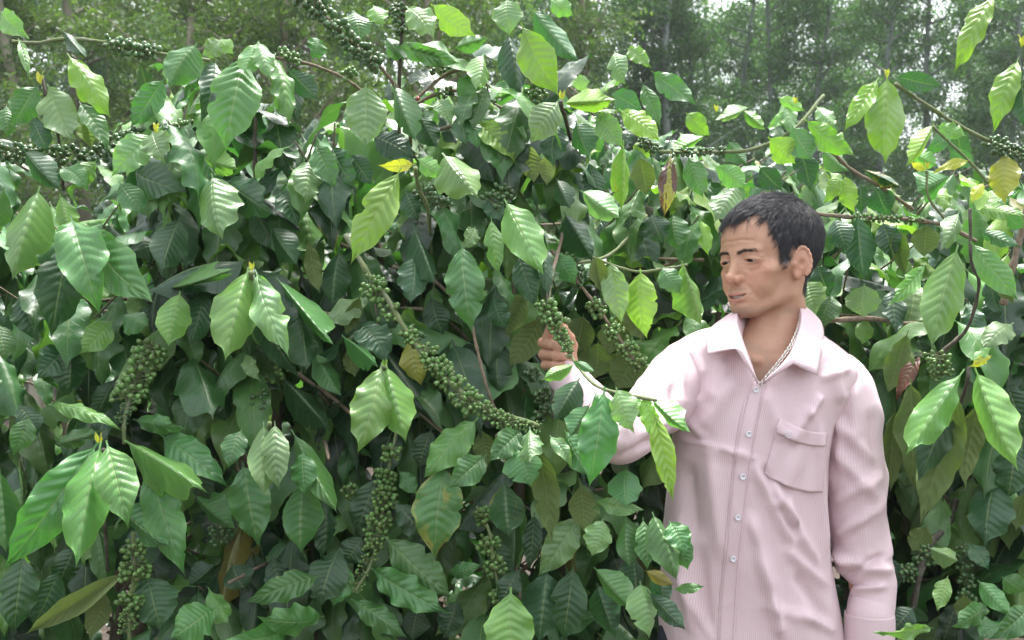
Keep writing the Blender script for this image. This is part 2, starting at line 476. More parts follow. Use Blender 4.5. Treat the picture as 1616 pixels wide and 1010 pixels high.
def build_face(parent):
    """eyes and teeth, which are parts of the person"""
    for sgn in (-1, 1):
        n, m = 24, 24
        th = np.linspace(0, np.pi, n); ph = np.linspace(0, 2 * np.pi, m, endpoint=False)
        T, Pp = np.meshgrid(th, ph, indexing='ij')
        r = 13.1
        V = np.stack([r * np.sin(T) * np.cos(Pp), -r * np.cos(T), r * np.sin(T) * np.sin(Pp)], -1).reshape(-1, 3)
        i, j = np.meshgrid(np.arange(n - 1), np.arange(m), indexing='ij')
        Fc = np.stack([i*m+j, i*m+(j+1) % m, (i+1)*m+(j+1) % m, (i+1)*m+j], -1).reshape(-1, 4)
        iris = np.clip(1.0 - (np.degrees(T.ravel()) - 31) / 3, 0, 1)
        rot = np.array(Euler((math.radians(18), 0, math.radians(-14))).to_matrix())   # looking down and aside
        V = V @ rot.T * np.array([1.22, 1.0, 1.0]) + np.array([sgn * 32.5, -73, 9])
        me = mesh_np('eye', h2w(V), Fc); set_attr(me, 'iris', iris)
        obj('eye', me, M_EYE, parent)
    acc = Acc()
    for k in range(-4, 5):                       # the upper row of teeth, one by one
        x = k * 6.3; y = -86.5 + abs(x) ** 1.7 * 0.03
        u = np.linspace(-1, 1, 6); w = np.linspace(-1, 1, 6); U, W = np.meshgrid(u, w, indexing='ij')
        V = np.stack([x + U * 3.1, y - 2.0 * (1 - U**4) * (1 - .3 * W**2), -60.0 + W * 4.2 + 0.010 * (x + U * 3.1) ** 2], -1).reshape(-1, 3)
        i, j = np.meshgrid(np.arange(5), np.arange(5), indexing='ij')
        acc.add(h2w(V), np.stack([i*6+j, (i+1)*6+j, (i+1)*6+j+1, i*6+j+1], -1).reshape(-1, 4))
    obj('teeth', acc.mesh('teeth'), M_TEETH, parent)

M_SKIN = skin_material()
def hair_mat(name, a, b):
    t = NT(name); geo = t.n('NewGeometry')
    r = t.mix(geo.outputs['Random Per Island'], (*a, 1), (*b, 1))
    s = t.bsdf(Base_Color=r, Roughness=.42); s.inputs['Specular IOR Level'].default_value = .55
    return t.done(s.outputs[0])
M_HAIR = hair_mat('black_hair', (0.018, 0.018, 0.022), (0.06, 0.06, 0.068))  # the lighter strand tone carries a grey-blue sheen in its colour
M_BROW = hair_mat('brow_hair', (0.03, 0.022, 0.018), (0.06, 0.045, 0.035))
M_TEETH = plain('teeth', (0.82, 0.78, 0.70), .3)
def eye_mat():
    t = NT('eye'); ir = t.n('Attribute', attribute_name='iris').outputs['Fac']
    c = t.mix(ir, (0.36, 0.29, 0.26, 1), (0.02, 0.012, 0.008, 1))
    b = t.bsdf(Base_Color=c, Roughness=.05); return t.done(b.outputs[0])
M_EYE = eye_mat()
# ------------------------------------------------------------------ hands, arms, trunk and legs of the man (millimetres in the world)
def Q(px, py, Y): return np.array(P(px, py, Y)) * 1000
def hand_sdf(p):
    """his right hand, closed round the fruiting twig: palm on the far side, three fingers curled to the front"""
    wr = Q(893, 596, 1.885)
    mi, mm, mr, mp = Q(903, 546, 1.895), Q(894, 552, 1.905), Q(888, 566, 1.905), Q(886, 579, 1.900)
    d = s_cap(p, wr, Q(930, 632, 1.86), 24, 31)
    for m in (mi, mm, mr, mp):
        d = smin(d, s_cap(p, wr + (m - wr) * .1, m, 14, 10.5), 10)
    d = smin(d, s_ell(p, (wr + mm) / 2 + np.array([0, 0, 0]), (22, 14, 24)), 10)
    def finger(d, pts, rs, k=5):
        f = s_cap(p, pts[0], pts[1], rs[0], rs[1])
        for i in range(1, len(pts) - 1): f = smin(f, s_cap(p, pts[i], pts[i+1], rs[i], rs[i+1]), 2.0)
        for q_, r_ in zip(pts[1:-1], rs[1:-1]): f = smin(f, s_ell(p, q_, (r_ * 1.06,) * 3), 2)
        h = smin(d, f, k); return h
    d = finger(d, [mi, Q(899, 533, 1.870), Q(889, 519, 1.852), Q(882, 512, 1.842)], (10.5, 9.6, 8.6, 7.2))
    f2 = finger(np.full(p.shape[:-1], 1e3, np.float32), [mm, Q(857, 541, 1.888), Q(872, 544, 1.850), Q(888, 551, 1.846)], (10, 9.8, 8.8, 7.4))
    f3 = finger(np.full(p.shape[:-1], 1e3, np.float32), [mr, Q(858, 559, 1.885), Q(876, 561, 1.846), Q(893, 563, 1.845)], (10, 9.8, 8.8, 7.4))
    f4 = finger(np.full(p.shape[:-1], 1e3, np.float32), [mp, Q(861, 576, 1.882), Q(874, 576, 1.850), Q(887, 575, 1.848)], (9, 8.8, 7.8, 6.6))
    for f in (f2, f3, f4): d = smin(d, f, .9)
    th = s_cap(p, Q(884, 586, 1.895), Q(866, 556, 1.905), 13, 11)
    th = smin(th, s_cap(p, Q(866, 556, 1.905), Q(864, 533, 1.872), 10.5, 9.6), 3)
    th = smin(th, s_cap(p, Q(864, 533, 1.872), Q(868, 517, 1.856), 9.8, 8.2), 3)
    d = smin(d, th, 3)
    # nails, pressed in a little
    return d

def hand2_sdf(p):
    """his left hand hanging below the cuff, fingers slightly curled"""
    wr = Q(1369, 1062, 1.87); c = Q(1366, 1110, 1.865)
    d = s_cap(p, Q(1371, 1000, 1.88), wr, 30, 25)
    d = smin(d, s_ell(p, c, (17, 34, 46)), 16)
    for k, (dy, L, r) in enumerate(((-27, 68, 8.6), (-9, 78, 8.8), (9, 73, 8.4), (26, 60, 7.4))):
        a = c + np.array([0, dy, -34]); b = a + np.array([-6, dy * .1, -L * .48]); e = b + np.array([-14, 0, -L * .3]); f = e + np.array([-15, 0, -L * .2])
        g = smin(smin(s_cap(p, a, b, r + 1, r), s_cap(p, b, e, r, r - .8), 2), s_cap(p, e, f, r - .8, r - 2), 2)
        d = smin(d, g, 5)
    th = smin(s_cap(p, c + np.array([0, -24, 12]), c + np.array([-10, -46, -16]), 13, 10), s_cap(p, c + np.array([-10, -46, -16]), c + np.array([-16, -50, -46]), 10, 8), 4)
    return smin(d, th, 8)

def trunk_sdf(p):
    hip = Q(1185, 1010, 1.93)
    d = s_ell(p, Q(1200, 680, 1.935), (122, 88, 205))
    d = smin(d, s_ell(p, Q(1212, 592, 1.915), (122, 54, 66)), 50)
    d = smin(d, s_ell(p, Q(1190, 860, 1.94), (116, 82, 170)), 60)
    d = smin(d, s_ell(p, hip, (128, 92, 110)), 50)
    for s, kx, fx in ((-1, -95, -110), (1, 95, 112)):
        h = hip + np.array([s * 78, 0, -60]); kn = np.array([hip[0] + kx, hip[1] - 6, 480.]); an = np.array([hip[0] + fx, hip[1] + 6, 80.])
        d = smin(d, s_cap(p, h, kn, 82, 55), 40); d = smin(d, s_cap(p, kn, an, 56, 38), 20)
        d = smin(d, s_cap(p, an, an + np.array([s * 16, -150, -42]), 36, 26), 25)
    # arms inside the sleeves
    sh = Q(1325, 625, 1.925)
    for a, b, ra, rb in ((sh, Q(1358, 852, 1.91), 42, 36), (Q(1358, 852, 1.91), Q(1376, 1010, 1.88), 35, 27)):
        d = smin(d, s_cap(p, a, b, ra, rb), 20)
    sr = Q(1092, 600, 1.91); el = Q(988, 694, 1.725)
    d = smin(d, s_cap(p, sr, el, 40, 27), 20); d = smin(d, s_cap(p, el, Q(930, 632, 1.86), 27, 27), 8)
    return d

_HI = np.array(HEAD_M.inverted())
def chest_sdf(p):
    l = (p / 1000) @ _HI[:3, :3].T.astype(np.float32) + _HI[:3, 3].astype(np.float32)
    d = smin(head_base(l.astype(np.float32)), trunk_sdf(p), 45)
    for s in (-1, 1):     # collar bones
        d = smin(d, s_cap(p, Q(1212 + s * 16, 570, 1.858), Q(1212 + s * 95, 548, 1.88), 5, 6), 14)
    return smax(d, -s_ell(p, Q(1212, 566, 1.815), (9, 9, 12)), 12)

def build_body(parent):
    acc = Acc()
    acc.add(h2w(HV), HF)
    w0, w1 = Q(836, 652, 1.80), Q(950, 490, 1.96)
    lo = np.minimum(w0, w1); hi = np.maximum(w0, w1); lo[1], hi[1] = 1790, 1950
    V1, F1 = surface_nets(hand_sdf, lo, hi, 1.6); acc.add(V1 / 1000, F1)
    lo = Q(1340, 1240, 1.8); hi = Q(1400, 990, 2.0); lo[0] -= 20; lo[1], hi[1] = 1780, 1950
    V2, F2 = surface_nets(hand2_sdf, lo, hi, 3); acc.add(V2 / 1000, F2)
    lo = Q(960, 1010, 1.93) ; hi = Q(1420, 460, 1.93); lo[2] = 0; lo[1], hi[1] = 1640, 2080
    lo[0] = Q(900, 700, 1.8)[0]
    a = Q(1110, 640, 1.92); b = Q(1310, 486, 1.92)
    V4, F4 = surface_nets(chest_sdf, (a[0], 1760, a[2]), (b[0], 2010, b[2]), 3.4); acc.add(V4 / 1000, F4)
    V3, F3 = surface_nets(trunk_sdf, lo, hi, 8); acc.add(V3 / 1000, F3)
    me = acc.mesh('body')
    z = np.zeros(len(V1) + len(V2) + len(V3) + len(V4))
    for n_, v_ in zip(('lips', 'red', 'beard'), head_attrs(HV)):
        e = z.copy()
        if n_ == 'red':
            e[:len(V1)] = 0.12
        set_attr(me, n_, np.concatenate([v_, e]))
    obj('body', me, M_SKIN, parent)
    # finger nails
    for (a, b, c, r) in (((889, 519, 1.852), (882, 512, 1.842), (-.75, -.6, .25), 5.2), ((864, 533, 1.872), (868, 517, 1.856), (-.2, -.95, .2), 6.2)):
        A, B = Q(*a), Q(*b); ax_ = (B - A) / np.linalg.norm(B - A); n = np.array(c, float); n -= ax_ * (n @ ax_); n /= np.linalg.norm(n); s = np.cross(ax_, n)
        u = np.linspace(-1, 1, 9); U, W = np.meshgrid(u, u, indexing='ij')
        rr = 8.4
        ang = U * .75; V = B - ax_ * 1.5 + ax_ * (W[..., None] * r * 1.05 * np.sqrt(1 - .35 * U[..., None] ** 2)) + n * (np.cos(ang) * rr - .1)[..., None] + s * (np.sin(ang) * rr)[..., None]
        i, j = np.meshgrid(np.arange(8), np.arange(8), indexing='ij')
        obj('finger_nail', mesh_np('finger_nail', V.reshape(-1, 3) / 1000, np.stack([i*9+j, (i+1)*9+j, (i+1)*9+j+1, i*9+j+1], -1).reshape(-1, 4)), M_NAIL, parent)
M_NAIL = plain('nail', (0.50, 0.30, 0.24), .25)
# ------------------------------------------------------------------ the striped shirt
def shirt_material(name, c1=(0.69, 0.505, 0.54), c2=(0.74, 0.62, 0.645), ang=False):
    t = NT(name)
    su = t.n('Attribute', attribute_name='su').outputs['Fac']
    geo = t.n('NewGeometry').outputs['Position']
    nz = t.noise(geo, 9, 3)
    ph = t.math('ADD', t.math('MULTIPLY', su, 2 * math.pi / 0.0034), t.math('MULTIPLY', nz, 1.5))
    st = t.maprange(t.math('SINE', ph), -.5, .7, 0, 1)
    c = t.mix(st, (*c1, 1), (*c2, 1))
    c = t.mix(t.maprange(t.noise(geo, 5, 3), .35, .7, 0, .22), c, (0.70, 0.53, 0.57, 1))
    fine = t.noise(geo, 1500, 2); mid = t.noise(geo, 16, 3)
    nb = t.bump(mid, .30, .010); nb = t.bump(fine, .15, .0006, nb)
    mpp = t.n('Mapping'); mpp.inputs['Scale'].default_value = (13, 13, 6); mpp.inputs['Rotation'].default_value = (0, .5, 0); t.l(geo, mpp.inputs[0])
    cr = t.noise(mpp.outputs[0], 1.0, 2); cr = t.maprange(t.math('ABSOLUTE', t.math('SUBTRACT', cr, .5)), 0, .05, 1, 0)
    nb = t.bump(cr, .10, .003, nb)
    b = t.bsdf(Base_Color=c, Roughness=.62, Normal=nb)
    b.inputs['Specular IOR Level'].default_value = .35; b.inputs['Sheen Weight'].default_value = .12
    tr = t.n('BsdfTranslucent'); t.l(c, tr.inputs[0])
    mx = t.n('MixShader'); mx.inputs[0].default_value = .10; t.l(b.outputs[0], mx.inputs[1]); t.l(tr.outputs[0], mx.inputs[2])
    return t.done(mx.outputs[0])
M_SHIRT = shirt_material('striped_shirt')

def to_px(V):
    V = np.asarray(V); return CX + F * V[..., 0] / V[..., 1], CY - F * (V[..., 2] - CH) / V[..., 1]

def ridge(px, py, x0, y0, x1, y1, w, amp, fade=.25):
    dx, dy = x1 - x0, y1 - y0; L = math.hypot(dx, dy)
    t = ((px - x0) * dx + (py - y0) * dy) / L**2; dist = ((px - x0) * -dy + (py - y0) * dx) / L
    e = np.clip(np.minimum(t, 1 - t) / fade, 0, 1); e = e * e * (3 - 2 * e)
    return amp * e * np.exp(-(dist / w) ** 2)

def fbm(V, s, seed=0):
    return np.array([noise.noise(Vector((x * s[0] + seed, y * s[1], z * s[2]))) for x, y, z in V])

def ridged(V, s, seed=0):
    return 1 - np.abs(fbm(V, s, seed)) * 2.2

FOLDS = [ # x0 y0 x1 y1 width amplitude(mm), in photograph pixels on the cloth
 (1060, 690, 1140, 706, 3, 2.2), (1130, 704, 1200, 726, 3, 2.2), (1066, 697, 1190, 722, 12, 2),
 (1168, 590, 1100, 690, 14, 5), (1150, 560, 1120, 640, 12, 4), (1205, 610, 1235, 700, 10, 4),
 (1185, 720, 1262, 880, 9, 6), (1212, 752, 1300, 905, 9, 7), (1200, 730, 1225, 800, 7, -5), (1245, 780, 1256, 830, 5, 4),
 (1222, 790, 1262, 850, 7, -5), (1180, 800, 1225, 950, 10, 5), (1232, 860, 1312, 930, 8, 5), (1250, 900, 1315, 990, 8, -5),
 (1085, 720, 1100, 860, 14, -6), (1120, 690, 1140, 900, 12, 4), (1072, 800, 1095, 1010, 10, 6), (1105, 850, 1120, 1020, 9, -5),
 (1062, 880, 1130, 1020, 7, 4), (1285, 640, 1240, 700, 10, 4), (1296, 650, 1305, 900, 6, 5), (1300, 620, 1270, 660, 7, 4),
 (1190, 860, 1240, 1020, 9, 5), (1255, 960, 1320, 1000, 6, 4), (1190, 950, 1300, 985, 7, 3), (1215, 930, 1228, 1010, 6, 4),
 (1060, 600, 1110, 640, 9, 4), (1068, 640, 1120, 700, 8, 4), (1085, 545, 1115, 600, 9, 3), (1310, 570, 1330, 640, 9, 4), (1290, 600, 1345, 580, 7, 3)]

def torso_mesh():
    # left x,y  right x,y  half depth front / back
    rows = [(1040, 1075, 1327, 1085, 118, 112), (1042, 1020, 1325, 1030, 118, 110), (1042, 960, 1319, 985, 118, 108), (1048, 880, 1309, 900, 118, 108), (1054, 800, 1304, 820, 120, 108),
            (1060, 740, 1306, 758, 122, 108), (1064, 690, 1308, 710, 122, 106), (1063, 640, 1318, 664, 118, 104), (1066, 592, 1340, 622, 110, 94),
            (1066, 562, 1350, 590, 98, 84), (1074, 540, 1340, 566, 90, 78), (1102, 524, 1318, 545, 84, 74), (1130, 516, 1290, 524, 80, 72), (1152, 510, 1268, 508, 80, 68), (1163, 500, 1262, 496, 76, 62)]
    R_ = smooth_path(rows, 170); m = 260
    th = np.linspace(0, 2 * np.pi, m, endpoint=False)
    Yc = 1.915
    V = np.empty((len(R_), m, 3))
    ce = np.sign(np.cos(th)) * np.abs(np.cos(th)) ** 0.9; se = np.sign(np.sin(th)) * np.abs(np.sin(th)) ** 0.82
    for k, (lx, ly, rx, ry, bf, bb) in enumerate(R_):
        A = np.array(P(lx, ly, Yc)); B = np.array(P(rx, ry, Yc)); c = (A + B) / 2; h = (B - A) / 2
        p = c + ce[:, None] * h
        p[:, 1] += np.where(se < 0, se * bf / 1000, se * bb / 1000)
        # chest and shoulder line: the front hangs lower than the seam on top
        top = max(0, (k / len(R_) - .55) / .45)
        p[:, 2] += np.where(se < 0, se * 0.028 * top ** 1.5 * (1 - top * .1), 0)
        V[k] = p
    n = len(R_)
    V = V.reshape(-1, 3)
    i, j = np.meshgrid(np.arange(n - 1), np.arange(m), indexing='ij')
    Fc = np.stack([i*m+j, i*m+(j+1) % m, (i+1)*m+(j+1) % m, (i+1)*m+j], -1).reshape(-1, 4)
    # normals of the smooth form, then folds
    g = V.reshape(n, m, 3); du = np.roll(g, -1, 1) - np.roll(g, 1, 1); dv = np.gradient(g, axis=0)
    N = np.cross(du, dv).reshape(-1, 3); N /= np.linalg.norm(N, axis=1)[:, None] + 1e-12
    px, py = to_px(V); front = np.clip(-N[:, 1] * 1.6, 0, 1)
    d = np.zeros(len(V))
    for f in FOLDS: d += ridge(px, py, *f) * front
    Vn = V.copy(); w = ridged(Vn, (9, 9, 3.2), 3.1) * 3.0 + ridged(Vn, (16, 16, 7), 8.2) * .9 + fbm(Vn, (6, 6, 2.4), 5) * 10
    low = np.clip((1.42 - V[:, 2]) / .25, .25, 1)
    d = d * 2.5 + w * (low * 1.3 + .2)
    V = V + N * d[:, None] / 1000
    # stripes run down the cloth and lean with it
    arc = g[n // 2]; s = np.concatenate([[0], np.cumsum(np.linalg.norm(np.diff(arc, axis=0), axis=1))])
    su = np.tile(s, n) 
    return V, Fc, N, su

def in_poly(x, y, poly):
    r = np.zeros(np.shape(x), bool); k = len(poly)
    for a in range(k):
        x0, y0 = poly[a]; x1, y1 = poly[(a + 1) % k]
        c = ((y0 > y) != (y1 > y)) & (x < (x1 - x0) * (y - y0) / (y1 - y0 + 1e-9) + x0)
        r ^= c
    return r

def sleeve_mesh(path, rad, up, folds, seed, n=120, m=72, cuff=None, flat=1.0):
    p = smooth_path(path, n); r = smooth_path(np.asarray(rad)[:, None], n)[:, 0]
    T = np.gradient(p, axis=0); T /= np.linalg.norm(T, axis=1)[:, None]
    N = np.empty_like(T); u = np.array(up, float)
    for k in range(n):
        u = u - T[k] * (u @ T[k]); u /= np.linalg.norm(u); N[k] = u
    B = np.cross(T, N); th = np.linspace(0, 2 * np.pi, m, endpoint=False)
    D = np.cos(th)[None, :, None] * N[:, None] + np.sin(th)[None, :, None] * B[:, None]
    V = p[:, None] + r[:, None, None] * D
    V = V.reshape(-1, 3); D = D.reshape(-1, 3)
    px, py = to_px(V); fr = np.clip(-D[:, 1] * 1.5 + .2, 0, 1)
    d = np.zeros(len(V))
    for f in folds: d += ridge(px, py, *f) * fr
    tt = np.repeat(np.linspace(0, 1, n), m)
    w = ridged(V, (12, 12, 12), seed) * 3.4 + ridged(V, (22, 22, 18), seed + 4) * 1.1 + fbm(V, (8, 8, 8), seed + 9) * 6
    d = d * 1.9; w = w * 1.35
    fade = np.clip(tt / .10, 0, 1) * (1 if cuff is None else np.clip((cuff - tt) / .05, .12, 1))
    V = V + D * (d + w * fade)[:, None] / 1000
    i, j = np.meshgrid(np.arange(n - 1), np.arange(m), indexing='ij')
    Fc = np.stack([i*m+j, i*m+(j+1) % m, (i+1)*m+(j+1) % m, (i+1)*m+j], -1).reshape(-1, 4)
    su = np.tile(th, n) * float(np.mean(r))
    # thickness at the open end: turn the edge in
    return V, Fc, su

def loft_rows(rows, n, m, bulge=None):
    """rows of control points -> smooth grid (n along, m across)"""
    G = np.stack([smooth_path(r, n) for r in rows], 0)      # rows, n, 3
    G2 = np.stack([smooth_path(G[:, k], m) for k in range(n)], 0)   # n, m, 3
    i, j = np.meshgrid(np.arange(n - 1), np.arange(m - 1), indexing='ij')
    Fc = np.stack([i*m+j, (i+1)*m+j, (i+1)*m+j+1, i*m+j+1], -1).reshape(-1, 4)
    return G2.reshape(-1, 3), Fc

def solid(o, t, off=-1):
    md = o.modifiers.new('thickness', 'SOLIDIFY'); md.thickness = t; md.offset = off

def build_shirt(person):
    from mathutils.bvhtree import BVHTree
    V, Fc, N, su = torso_mesh()
    px, py = to_px(V); fr = (N[:, 1] < 0.15)
    vee = [(1156, 480), (1158, 520), (1172, 560), (1194, 610), (1208, 610), (1246, 568), (1264, 530), (1270, 480)]
    cut = in_poly(px, py, vee) & fr
    keep = ~(cut[Fc].all(1))
    bvh = BVHTree.FromPolygons([tuple(v) for v in V], [tuple(f) for f in Fc[:]])
    used = np.unique(Fc[keep]); mp = -np.ones(len(V), int); mp[used] = np.arange(len(used))
    me = mesh_np('shirt', V[used], mp[Fc[keep]]); set_attr(me, 'su', su[used])
    shirt = obj('shirt', me, M_SHIRT, person, label='pink and white pinstriped long-sleeved shirt')
    def hit(x, y, off):
        o = Vector((0, 0, CH)); d = (P(x, y, 1.0) - o).normalized()
        h = bvh.ray_cast(o, d)
        return (np.array(h[0]) + np.array(h[1]) * (off if h[1].dot(d) < 0 else -off)) if h[0] else np.array(P(x, y, 1.8))
    def patch(name, left, right, rows, cols, off, ang=0.0, edge=.35, parent=shirt, bulge=0.0, mat=None):
        L = smooth_path(left, rows); R2 = smooth_path(right, rows); pts = []; uu = []
        for a in range(rows):
            for b in range(cols):
                f = b / (cols - 1); x, y = L[a] * (1 - f) + R2[a] * f; g = a / (rows - 1)
                e = min(1, 4 * min(f, 1 - f) + edge) if cols > 2 else 1
                bl = bulge * math.sin(f * math.pi) * math.sin(min(1, g * 1.15) * math.pi * .5) ** 2
                pts.append(hit(x, y, off * e + bl)); uu.append((x + ang * y) / 830)
        V2 = np.array(pts).reshape(rows, cols, 3)
        i, j = np.meshgrid(np.arange(rows - 1), np.arange(cols - 1), indexing='ij')
        Fq = np.stack([i*cols+j, (i+1)*cols+j, (i+1)*cols+j+1, i*cols+j+1], -1).reshape(-1, 4)
        m2 = mesh_np(name, V2.reshape(-1, 3), Fq); set_attr(m2, 'su', uu)
        o = obj(name, m2, mat or M_SHIRT, parent); return o
    solid(patch('placket', [(1188, 603), (1172, 640), (1162, 690), (1154, 750), (1147, 820), (1140, 890), (1134, 960), (1130, 1060)],
          [(1211, 602), (1201, 640), (1192, 690), (1183, 750), (1175, 820), (1168, 890), (1163, 960), (1158, 1060)], 90, 12, .0026, .22), .0014)
    pk = patch('pocket', [(1229, 660), (1222, 690), (1213, 720), (1205, 748)], [(1303, 684), (1302, 715), (1301, 745), (1299, 776)], 34, 30, .0030, -.35, .5, bulge=.004)
    # droop of the pocket mouth and of its foot
    co = np.empty(len(pk.data.vertices) * 3); pk.data.vertices.foreach_get('co', co); co = co.reshape(34, 30, 3)
    f = np.linspace(0, 1, 30)[None, :]; g = np.linspace(0, 1, 34)[:, None]
    co[..., 2] -= (.007 * np.sin(f * np.pi) * (1 - g) ** 2 + .010 * np.sin(f * np.pi) * g ** 3)
    co[..., 1] -= .004 * np.sin(f * 14 + g * 3) * g * np.sin(f * np.pi)
    co[..., 1] -= .0035 * np.exp(-((g - .2) / .03) ** 2) * 0.4
    pk.data.vertices.foreach_set('co', co.ravel()); pk.data.update(); solid(pk, .0006)
    # the doubled hem along the mouth of the pocket
    hem = patch('pocket_hem', [(1229, 659), (1226, 672), (1225, 682)], [(1304, 683), (1303, 694), (1302, 704)], 8, 24, .0038, -.35, .8, parent=shirt)
    co = np.empty(len(hem.data.vertices) * 3); hem.data.vertices.foreach_get('co', co); co = co.reshape(8, 24, 3)
    co[..., 2] -= .007 * np.sin(np.linspace(0, 1, 24)[None, :] * np.pi); co[..., 1] -= .004 * np.sin(np.linspace(0, 1, 24)[None, :] * np.pi)
    hem.data.vertices.foreach_set('co', co.ravel()); hem.data.update(); solid(hem, .0004)
    # buttons
    def disc(r, t, holes=True):
        acc = Acc(); m = 20; th = np.linspace(0, 2 * np.pi, m, endpoint=False)
        prof = [(0.0, .55), (.62, .55), (.72, .95), (.9, 1.0), (1.0, .6), (1.0, 0.)]
        Vb = np.array([[a * r * math.cos(x), b * t, a * r * math.sin(x)] for a, b in prof for x in th])
        i, j = np.meshgrid(np.arange(len(prof) - 1), np.arange(m), indexing='ij')
        acc.add(Vb, np.stack([i*m+j, i*m+(j+1) % m, (i+1)*m+(j+1) % m, (i+1)*m+j], -1).reshape(-1, 4))
        return acc
    bm = disc(.0056, -.0024).mesh('button')
    holes = Acc()
    for x, z in ((-1, -1), (-1, 1), (1, -1), (1, 1)):
        Vh, Fh = tube(np.array([[x * .0011, -.0011, z * .0011], [x * .0011, -.0016, z * .0011]]), .0006, 6); holes.add(Vh, Fh)
    hm_ = holes.mesh('button_hole')
    for x, y in ((1192.5, 616), (1181, 685), (1171.5, 752), (1164, 816), (1157, 881)):
        b = obj('button', bm, M_BUTTON, shirt, Vector(hit(x, y, .0042)))
        obj('button_thread', hm_, M_THREAD, b)
    # seams: yoke, placket edges, pocket edge
    def seam(pts, off=.0012, r=.0006):
        q = smooth_path(pts, 50); pp = np.array([hit(x, y, off) for x, y in q])
        Vq, Fq = tube(pp, r, 5); sa.add(Vq, Fq)
    sa = Acc()
    seam([(1272, 520), (1310, 538), (1345, 566), (1362, 590)]); seam([(1150, 528), (1110, 534), (1078, 552)])
    seam([(1206, 603), (1197, 645), (1188, 692), (1179, 752), (1171, 820), (1164, 890), (1159, 960), (1154, 1050)], .0042, .0004); seam([(1187, 603), (1176, 645), (1166, 692), (1158, 752), (1151, 820), (1144, 890), (1138, 960), (1134, 1050)], .0042, .0004)
    obj('seam', sa.mesh('seam'), M_SEAM, shirt)
    # stitched emblem on the pocket: a ring with a small mark in it
    acc = Acc(); c = hit(1240, 684, .011)
    th = np.linspace(0, 2 * np.pi, 25)
    Vr, Fr = tube(np.stack([c[0] + .0062 * np.cos(th), np.full(25, c[1]), c[2] + .0062 * np.sin(th)], -1), .0008, 5); acc.add(Vr, Fr)
    for a in ((-.003, .003, .003, .0028), (0, -.0035, 0, .003), (-.003, -.001, -.0005, -.0035), (.003, -.001, .0008, -.0035)):
        Vr, Fr = tube(np.array([[c[0] + a[0], c[1] - .0004, c[2] + a[1]], [c[0] + (a[0]+a[2])/2, c[1] - .0006, c[2] + (a[1]+a[3])/2], [c[0] + a[2], c[1] - .0004, c[2] + a[3]]]), .0007, 5); acc.add(Vr, Fr)
    obj('emblem', acc.mesh('emblem'), M_BUTTON, shirt)
    # sleeves
    lp = [P(1296, 572, 1.93), P(1321, 592, 1.925), P(1336, 632, 1.915), P(1345, 700, 1.905), P(1352, 780, 1.90), P(1359, 850, 1.905), P(1364, 884, 1.90), P(1378, 918, 1.89), P(1378, 948, 1.88), P(1373, 978, 1.873), P(1371, 1060, 1.865)]
    lr = [.024, .046, .0565, .0565, .0550, .0540, .0510, .0365, .0375, .0425, .0440]
    lf = [(1305, 650, 1390, 740, 8, 6), (1312, 700, 1392, 800, 8, 6), (1308, 800, 1395, 745, 8, 5), (1312, 850, 1400, 790, 7, 6),
          (1300, 862, 1350, 893, 7, 12), (1340, 888, 1408, 905, 8, 7), (1325, 915, 1400, 872, 6, -7), (1318, 880, 1330, 930, 6, 6), (1330, 935, 1402, 925, 6, 5),
          (1345, 600, 1350, 700, 9, 4), (1370, 640, 1385, 760, 8, -4), (1326, 650, 1330, 760, 7, 4)]
    Vs, Fs, ss = sleeve_mesh(lp, lr, (0, -1, 0), lf, 1.3, cuff=.93)
    me = mesh_np('sleeve', Vs, Fs); set_attr(me, 'su', ss); o = obj('sleeve', me, M_SHIRT, shirt)
    cp = [P(1372, 968, 1.874), P(1372, 985, 1.873), P(1371, 1020, 1.87), P(1370, 1064, 1.866)]
    Vs, Fs, ss = sleeve_mesh(cp, [.0455, .0462, .0455, .0445], (0, -1, 0), [], 2.2, n=24, cuff=0.)
    tt = Vs[:, 2] * .9 + Vs[:, 0] * .8      # the cuff is cut across, its stripes run aslant
    me = mesh_np('cuff', Vs, Fs); set_attr(me, 'su', tt); o = obj('cuff', me, M_SHIRT, shirt); solid(o, .003)
    rp = [P(1136, 580, 1.94), P(1106, 580, 1.925), P(1080, 598, 1.895), P(1046, 634, 1.85), P(1008, 668, 1.765), P(984, 692, 1.725), P(962, 678, 1.755), P(938, 648, 1.81), P(915, 618, 1.858), P(898, 600, 1.885)]
    rr = [.030, .054, .060, .057, .050, .045, .043, .040, .036, .034]
    rf = [(1040, 560, 1010, 640, 7, 5), (1058, 570, 1030, 690, 7, 5), (1070, 600, 1000, 640, 6, 5), (1068, 650, 1010, 690, 6, 5), (1000, 650, 970, 720, 6, 5), (1040, 690, 980, 720, 6, -5), (1075, 560, 1075, 680, 5, 3)]
    Vs, Fs, ss = sleeve_mesh(rp, rr, (0, 0, 1), rf, 6.1, n=130, cuff=.90)
    me = mesh_np('sleeve', Vs, Fs); set_attr(me, 'su', ss); o = obj('sleeve', me, M_SHIRT, shirt)
    cp = [P(928, 634, 1.832), P(915, 618, 1.858), P(900, 601, 1.882), P(888, 590, 1.895)]
    Vs, Fs, ss = sleeve_mesh(cp, [.0365, .0365, .0355, .034], (0, 0, 1), [], 3.2, n=20, cuff=0.)
    me = mesh_np('cuff', Vs, Fs); set_attr(me, 'su', ss * .9); o = obj('cuff', me, M_SHIRT, shirt); solid(o, .0025)
    # collar: inner stand, fold line, outer fall
    fold = [P(1196, 604, 1.772), P(1181, 566, 1.778), P(1168, 528, 1.80), P(1163, 503, 1.85), P(1172, 484, 1.93), P(1215, 468, 1.985), P(1250, 473, 1.955), P(1263, 488, 1.89), P(1262, 518, 1.83), P(1243, 562, 1.785), P(1205, 602, 1.772)]
